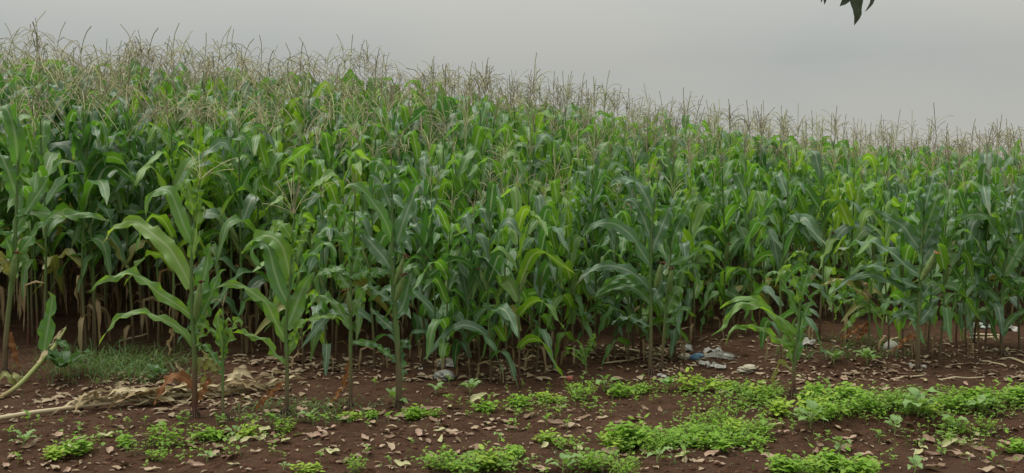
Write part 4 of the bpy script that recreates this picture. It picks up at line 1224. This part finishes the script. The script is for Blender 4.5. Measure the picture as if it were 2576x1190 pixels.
# grass patch under the crop at left, thin grass by the front plants
def grass_obj(n, pick, hh, label):
    g = Geo(); rg = random.Random(n)
    for i in range(n):
        u, v = pick(rg)
        p = on_ground(u, v)
        a = rg.uniform(0, 6.28)
        path = leaf_path(p - np.array([0, 0, .01]), a, hh * (.3 + 1.3 * rg.random() ** 1.5), rg.uniform(.5, 1.5), rg.uniform(-.9, .4), .6, .4, 4, rg)
        g.add(*blade(path, rg.uniform(.005, .012), np.array([-sin(a), cos(a), 0]), 0, rg.uniform(-1, 1), 0, .2, 2, 'maize', rg), 0, rg.random())
    o = obj('grass', g.mesh('grass', [M_GRASS], True)); tag(o, label, 'grass', None, 'stuff')
grass_obj(1500, lambda r: (r.gauss(300, 95) + 25 * sin(r.random() * 40), min(966, max(876, r.gauss(920, 22)))), .16, 'dark green grass patch in front of the bare stems at left')
grass_obj(900, lambda r: (r.gauss(770, 95), r.uniform(1005, 1065)), .07, 'thin dull grass at the feet of the front maize')
grass_obj(700, lambda r: (r.uniform(1950, 2300), r.uniform(850, 905)), .09, 'thin straw grass round the thin maize plant')
grass_obj(800, lambda r: (r.uniform(0, 2576), r.uniform(960, 1185)), .05, 'scattered short grass blades over the foreground soil')

# ------------------------------------------------------------------ fallen leaves and litter
def fallen_mesh(seed, kind, mat):
    rg = random.Random(seed)
    L = rg.uniform(.085, .125)
    n = 7
    t = np.linspace(0, 1, n + 1)
    curl = rg.uniform(.05, .30)
    P = np.stack([L * (t - .5), .006 * np.sin(t * 4), .008 + L * curl * (4 * (t - .5) ** 2) * .4 + .003 * np.sin(t * 9)], 1)
    V, Fq, UV = blade(P, L * rg.uniform(.36, .52), np.array([0, 1.0, 0]), rg.uniform(-.25, .25), rg.uniform(-.6, .6), .004, rg.uniform(.15, .8), 4, kind, rg, 2.0)
    return mesh_np('fallen_leaf', V, Fq, UV, [mat])
FTT = [[fallen_mesh(600 + i + 20 * k, 'ovate' if i % 2 else 'lance', m) for i in range(5)] for k, m in enumerate((M_FALL, M_FALLP, M_FALLB))]
FY = [fallen_mesh(640 + i, 'ovate', M_FALLY) for i in range(5)]
def fallen(u, v, me, s, label, group):
    p = on_ground(u, v)
    o = obj('fallen_leaf', me, None, p + np.array([0, 0, .004]), (random.uniform(-.3, .3), random.uniform(-.25, .25), random.uniform(0, 6.28)), s)
    tag(o, label, 'fallen leaf', group)
    return o
for u, v, s, lab in [(596, 1120, 1.1, 'pale yellow fallen leaf, left one of the upright pair below the stunted maize'),
                     (622, 1120, 1.1, 'pale yellow fallen leaf, right one of the upright pair below the stunted maize'),
                     (655, 1105, 1.1, 'pale yellow fallen leaf right of the pale pair'), (750, 1098, 1.0, 'pale yellow leaf on bare soil right of the weed under the red stalked maize'),
                     (838, 1140, 1.15, 'pale yellow fallen leaf alone on bare soil left of the bottom centre'), (1112, 1108, 1.1, 'pale yellow fallen leaf alone above the bottom centre weeds'),
                     (1012, 1172, 1.2, 'yellow green fallen leaf left of the bottom centre weeds'), (2425, 1152, 1.4, 'large pale green oval leaf flat on soil at lower right'),
                     (2388, 1128, 1.2, 'pale yellow folded leaf standing up at lower right'), (1208, 1012, 1.6, 'big grey green leaf beside the round weed clump')]:
    o = fallen(u, v, random.choice(FY), s, lab, None)
    if 'upright' in lab or 'standing' in lab or 'grey green' in lab: o.rotation_euler = (1.0, -.5, random.uniform(-.5, .5)); o.location.z += .03
nf = 0
spots = []
while nf < 288:
    r = random.random()
    if r < .33: u, v = random.uniform(1650, 2576), random.gauss(945, 28)
    elif r < .73: u, v = random.uniform(560, 1900), random.uniform(1025, 1188)
    elif r < .87: u, v = random.uniform(1900, 2576), random.uniform(1070, 1190)
    else: u, v = random.uniform(0, 700), random.uniform(1080, 1188)
    if v < 880 or v > 1195: continue
    if any(abs(u - a) < 16 and abs(v - b) < 8 for a, b in spots): continue
    pp = on_ground(u, v)
    if float(vnoise(pp[0] * 1.9, pp[1] * 2.9, 41)) < random.uniform(-1.1, .5): continue
    spots.append((u, v))
    y = random.random() < .10
    where = 'bare strip behind the green weed row at right' if (v < 1000 and u > 1600) else 'dark bank at the lower right' if u > 1900 else 'bare soil of the centre foreground' if u > 700 else 'soil of the lower left'
    tone = random.randrange(3)
    me = random.choice(FY) if y else random.choice(FTT[tone])
    col = 'pale yellow' if y else ('pale tan', 'pinkish tan', 'dark brown')[tone]
    fallen(u, v, me, random.uniform(.75, 1.35) * (.8 if v < 1000 else 1), col + ' fallen leaf lying on the ' + where, col + ' leaves on the ' + where)
    nf += 1

def litter(n, pick, label, lo, hi, name='leaf_litter'):
    g = Geo(); rg = random.Random(n + 1)
    while g.N < n * 12:
        u, v = pick(rg)
        p = on_ground(u, v)
        if float(vnoise(p[0] * 1.7, p[1] * 2.6, 31)) + .5 * float(vnoise(p[0] * 5, p[1] * 6, 32)) < rg.uniform(-.9, .7): continue
        a = rg.uniform(0, 6.28); L = rg.uniform(lo, hi); w = L * rg.uniform(.12, .5)
        t = np.linspace(-.5, .5, 4)
        up = rg.uniform(-.05, .16)
        P = np.stack([p[0] + cos(a) * L * t, p[1] + sin(a) * L * t, p[2] + .006 + L * up * (t + .5) ** 1.5 * .5 + .1 * L * np.cos(t * 3)], 1)
        g.add(*blade(P, w, np.array([-sin(a), cos(a), 0]), rg.uniform(-.3, .3), rg.uniform(-.5, .5), 0, .3, 2, 'lance', rg), 0, rg.random() ** 1.4)
    o = obj(name, g.mesh(name, [M_LIT], True)); tag(o, label, 'leaf litter', None, 'stuff')
litter(1350, lambda r: (r.uniform(1600, 2850), 845 + 115 * r.random() ** .8), 'dry leaf scraps strewn over the bare strip at right', .02, .10)
litter(1300, lambda r: (r.uniform(-250, 2800), r.uniform(940, 1189)), 'small dry leaf scraps over the foreground soil', .02, .07)
litter(700, lambda r: (r.uniform(560, 1700), r.uniform(870, 960)), 'dry bits under the edge of the maize', .03, .14)
litter(500, lambda r: (r.gauss(420, 180), r.gauss(1000, 25)), 'straw bits round the fallen dry stalk', .03, .12)

# lumps of soil
def lump():
    g = Geo(); rg = random.Random(77)
    a = np.linspace(0, 2 * pi, 6, endpoint=False)
    for i in range(3800):
        u = rg.uniform(-250, 2800); v = 1195 - 330 * rg.random() ** 1.1
        p = on_ground(u, v)
        r = .006 + .020 * rg.random() ** 3.5
        V = []
        for z, k in ((-.5, .9), (.1, 1.0), (.6, .55), (.75, .05)):
            for q in a: V.append(p + np.array([cos(q) * k * rg.uniform(.75, 1.2), sin(q) * k * rg.uniform(.75, 1.2), z * rg.uniform(.7, 1.1)]) * r)
        idx = np.arange(24).reshape(4, 6); nx = np.roll(idx, -1, 1)
        Fq = np.stack([idx[:-1], nx[:-1], nx[1:], idx[1:]], -1).reshape(-1, 4)
        g.add(np.array(V), Fq, np.zeros((24, 2)), 0)
    o = obj('soil_lumps', g.mesh('soil_lumps', [M_CLOD], False, False)); tag(o, 'loose crumbs and lumps of red brown soil', 'soil', None, 'stuff')
lump()

# dry stalks lying about
for u0, v0, u1, v1, r, lab in [(2440, 843, 2520, 846, .012, 'pale dry stalk lying behind the wavy leaved maize at right'), (2430, 852, 2512, 851, .010, 'second pale dry stalk lying just below the first at right'),
                               (2520, 905, 2600, 932, .011, 'pale dry stalk slanting down at the right edge'), (2470, 910, 2535, 925, .009, 'dry stalk lying below the wavy leaved maize at right'),
                               (1966, 884, 2030, 896, .010, 'whitish dry stalk behind the short broad maize'), (2230, 866, 2262, 850, .008, 'thin dry twig behind the whitish round stone'),
                               (1560, 878, 1690, 900, .012, 'dry stalk lying behind the sturdy arching maize'), (1520, 915, 1600, 906, .008, 'bent dry twig at the left foot of the sturdy maize'),
                               (2240, 955, 2330, 945, .007, 'thin twig among tan leaves below the large dark maize'), (2360, 958, 2480, 950, .007, 'long thin twig among tan leaves at right'),
                               (300, 860, 375, 842, .010, 'dead stalk in the dark gap behind the grass'), (2190, 1158, 2216, 1172, .007, 'short stick on the dark bank')]:
    p, q = on_ground(u0, v0), on_ground(u1, v1)
    t = np.linspace(0, 1, 9)[:, None]
    P = p + (q - p) * t
    P[:, 2] = np.maximum(ground(P[:, 0], P[:, 1]), (p[2] + (q[2] - p[2]) * t[:, 0])) + r * .8
    P[:, 0] += .012 * np.sin(np.arange(9) * 1.3)
    V, Fq, UV = tube(P, r * np.array([.8, 1, 1, 1.15, 1, .95, 1.1, .9, .6]), 6)
    o = obj('dry_stalk', mesh_np('dry_stalk', V - p, Fq, UV, [M_DSTALK]), None, p); tag(o, lab, 'dry stalk')

# ------------------------------------------------------------------ litter people left: bags, rags, scraps
def crumple(name, u, v, wpx, hk, mat, label, cat, seed, flat=1.0, depth=.7, lift=.42, sharp=1.35, n=22):
    p = on_ground(u, v); W = wpx * PX * p[1]
    th = np.linspace(0, pi, n + 1); ph = np.linspace(0, 2 * pi, 2 * n, endpoint=False)
    T, Pp = np.meshgrid(th, ph, indexing='ij')
    d = np.stack([np.sin(T) * np.cos(Pp), np.sin(T) * np.sin(Pp), np.cos(T)], -1)
    q = d * 3 + seed * 7.1
    ns = np.abs(vnoise(q[..., 0] + q[..., 2], q[..., 1] - q[..., 2], seed)) * .45 + np.abs(vnoise(q[..., 0] * 2.3, q[..., 1] * 2.3 + q[..., 2] * 2, seed + 1)) * .28
    r = 1.12 - ns * sharp * np.sin(T) ** .4
    V = d * r[..., None] * np.array([W * .5, W * .5 * depth, W * hk * .5])
    idx = np.arange(T.size).reshape(T.shape); nx = np.roll(idx, -1, 1)
    Fq = np.stack([idx[:-1], nx[:-1], nx[1:], idx[1:]], -1).reshape(-1, 4)
    me = mesh_np(name, V.reshape(-1, 3), Fq, np.zeros((T.size, 2)), [mat], smooth_on=False)
    o = obj(name, me, None, p + np.array([0, 0, W * hk * .5 * lift]), (random.uniform(-.15, .15), random.uniform(-.15, .15), random.uniform(-.4, .4)))
    return tag(o, label, cat)
def sheet(name, u, v, wpx, hk, mat, label, cat, seed, tilt=.6, amp=.18):
    p = on_ground(u, v); W = wpx * PX * p[1]
    n = 14
    a, b = np.meshgrid(np.linspace(-.5, .5, n), np.linspace(-.5, .5, n), indexing='ij')
    e = 1 + .25 * vnoise(a * 4 + seed, b * 4, seed)
    z = amp * W * (vnoise(a * 4 + seed, b * 4 + 3, seed + 2) + .6 * np.abs(vnoise(a * 9, b * 9 + seed, seed + 3)))
    V = np.stack([a * W * e, b * W * hk * e, z], -1).reshape(-1, 3)
    idx = np.arange(n * n).reshape(n, n)
    Fq = np.stack([idx[:-1, :-1], idx[1:, :-1], idx[1:, 1:], idx[:-1, 1:]], -1).reshape(-1, 4)
    me = mesh_np(name, V, Fq, np.zeros((n * n, 2)), [mat])
    o = obj(name, me, None, p + np.array([0, 0, amp * W * .6 + sin(tilt) * W * hk * .45]), (tilt, random.uniform(-.1, .1), random.uniform(-.5, .5)))
    md = o.modifiers.new('solid', 'SOLIDIFY'); md.thickness = .002
    return tag(o, label, cat)
crumple('plastic_bag', 1118, 955, 62, .55, M_GREYP, 'crumpled grey plastic bag at the foot of a maize stem in the centre', 'plastic bag', 3)
sheet('paper_scrap', 1126, 924, 46, .5, M_WHITE, 'white torn paper scrap behind the crumpled grey plastic bag', 'scrap', 4, .8, .12)
crumple('plastic_scrap', 1752, 902, 42, .45, M_BLUE, 'blue plastic scrap on the littered soil', 'scrap', 5, depth=.6, sharp=1.3)
crumple('plastic_bag', 1722, 902, 36, .55, M_CREAM, 'small cream crumpled bag left of the blue plastic scrap', 'plastic bag', 6, sharp=1.3)
sheet('paper_scrap', 1728, 884, 30, .6, M_WHITE, 'white scrap above left of the blue plastic scrap', 'scrap', 7, .7, .2)
crumple('plastic_bag', 1880, 935, 58, .42, M_CREAM, 'pale crumpled bag lying alone above the green weeds', 'plastic bag', 8, depth=.6)
t = thing('torn_plastic', on_ground(1800, 900), 'white torn plastic strips lying right of the blue scrap', 'scrap')
rg = random.Random(8)
c0 = on_ground(1800, 900)
for pts, w in [([(1768, 892), (1785, 884), (1800, 890)], 14), ([(1795, 888), (1812, 882), (1818, 896)], 12), ([(1770, 900), (1805, 894), (1840, 898), (1862, 904)], 12),
               ([(1766, 904), (1800, 900), (1835, 906), (1855, 910)], 11), ([(1800, 904), (1825, 898), (1850, 904)], 10)]:
    Q = np.array([on_ground(u, v) for u, v in pts]); Q[:, 2] += .02
    V, Fq, UV = blade(catmull(Q, 12), w * PX * c0[1] * .85, np.array([0, 1, .3]), rg.uniform(-.8, .2), rg.uniform(-1, 1), .015, .2, 4, 'lance', rg)
    obj('strip', mesh_np('strip', V - c0, Fq, UV, [M_WHITE]), t)
sheet('plastic_wrapper', 2465, 826, 44, .4, M_MINT, 'pale mint plastic wrapper under the maize at right', 'wrapper', 9, .5, .12)
crumple('wrapper', 1432, 955, 22, .6, M_RED, 'small red wrapper on the soil left below the little maize sprout', 'wrapper', 10)
crumple('stone', 2242, 880, 36, .85, M_STONE, 'whitish round stone on the soil left of the large dark maize', 'stone', 11, depth=.9, sharp=.25)
crumple('fruit', 526, 972, 17, .85, M_TOM, 'small orange red fruit among the bleached leaves of the fallen stalk', 'fruit', 12, depth=1, sharp=.1, lift=.7)
for u, v, w, sd, lab in [(1665, 950, 22, 21, 'small white scrap below the sturdy maize'), (1790, 925, 30, 22, 'white scrap between the torn strips and the weeds'), (1812, 930, 30, 23, 'white scrap beside the rounded weed clump'),
                         (1770, 918, 26, 24, 'white scrap under the blue plastic piece'), (2030, 870, 40, 25, 'white plastic scrap behind the short broad maize'), (2298, 925, 24, 26, 'white scrap at the left foot of the large dark maize'),
                         (2318, 926, 22, 27, 'white scrap at the right foot of the large dark maize'), (1058, 930, 12, 28, 'tiny white scrap on dark soil left of the grey bag'), (2540, 832, 34, 29, 'white scrap near the right edge under the maize')]:
    sheet('scrap', u, v, w, .6, M_WHITE, lab, 'scrap', sd, .35, .2)
# ------------------------------------------------------------------ tree hanging into the sky at the top right
base = np.array([4.6, 4.9, 0.0]); base[2] = float(ground(base[0], base[1])) - .05
t = thing('tree', base, 'overhanging tree with dark leaf tips dangling into the sky at the top right', 'tree')
trunk = catmull(np.array([base, base + [0.05, .05, 1.2], base + [-.1, 0, 2.4], base + [0.1, -.1, 3.8], base + [.2, 0, 5.2]]), 16)
V, Fq, UV = tube(trunk, np.linspace(.15, .06, 17), 10)
obj('trunk', mesh_np('trunk', V - base, Fq, UV, [M_BARK]), t)
DT = 4.6
limb = catmull(np.array([trunk[8], trunk[8] + [-.7, -.05, .55], at_depth(2330, -170, DT), at_depth(2160, -80, DT), at_depth(2090, -60, DT)]), 16)
V, Fq, UV = tube(limb, np.linspace(.05, .006, 17), 8)
obj('limb', mesh_np('limb', V - base, Fq, UV, [M_BARK]), t)
rg = random.Random(9)
for pts, w in [([(2150, -75), (2148, -40), (2152, 5), (2156, 35), (2149, 64)], 48), ([(2152, -72), (2140, -25), (2126, 2), (2112, 16)], 34), ([(2185, -90), (2196, -40), (2195, 0), (2184, 20), (2175, 30)], 15),
               ([(2090, -60), (2080, -30), (2074, 12)], 16), ([(2085, -60), (2072, -30), (2066, 8)], 12), ([(2120, -70), (2110, -45), (2104, -12)], 34), ([(2200, -95), (2225, -60), (2235, -20)], 32), ([(2060, -50), (2045, -30), (2040, -8)], 26)]:
    V, Fq, UV = blade_px(pts, DT, w, None, rg, roll=1.2, tw=.3, ruf=.003, kind='lance' if w < 40 else 'ovate', n=14)
    obj('leaf', mesh_np('leaf', V - base, Fq, UV, [M_TREE]), t)
g = Geo()
for i in range(900):
    c = trunk[-1] + np.array([rg.gauss(0, .8), rg.gauss(0, .8), rg.gauss(.3, .55)])
    if c[0] < 0.58 * c[1] + .5 and c[2] < 4.6: continue
    a = rg.uniform(0, 6.28)
    path = leaf_path(c, a, rg.uniform(.10, .16), rg.uniform(-.9, .3), -1.2, .5, .4, 4, rg)
    g.add(*blade(path, .05, np.array([-sin(a), cos(a), 0]), rg.uniform(-.5, .5), 0, 0, .2, 2, 'lance', rg), 0, rg.random())
g.V = [v - base for v in g.V]
obj('crown', g.mesh('crown', [M_TREE], True), t)
bpy.context.view_layer.update()

for o in COL.objects:
    if 'label' in o and not 4 <= len(o['label'].split()) <= 16: print('LABEL', len(o['label'].split()), o['label'])
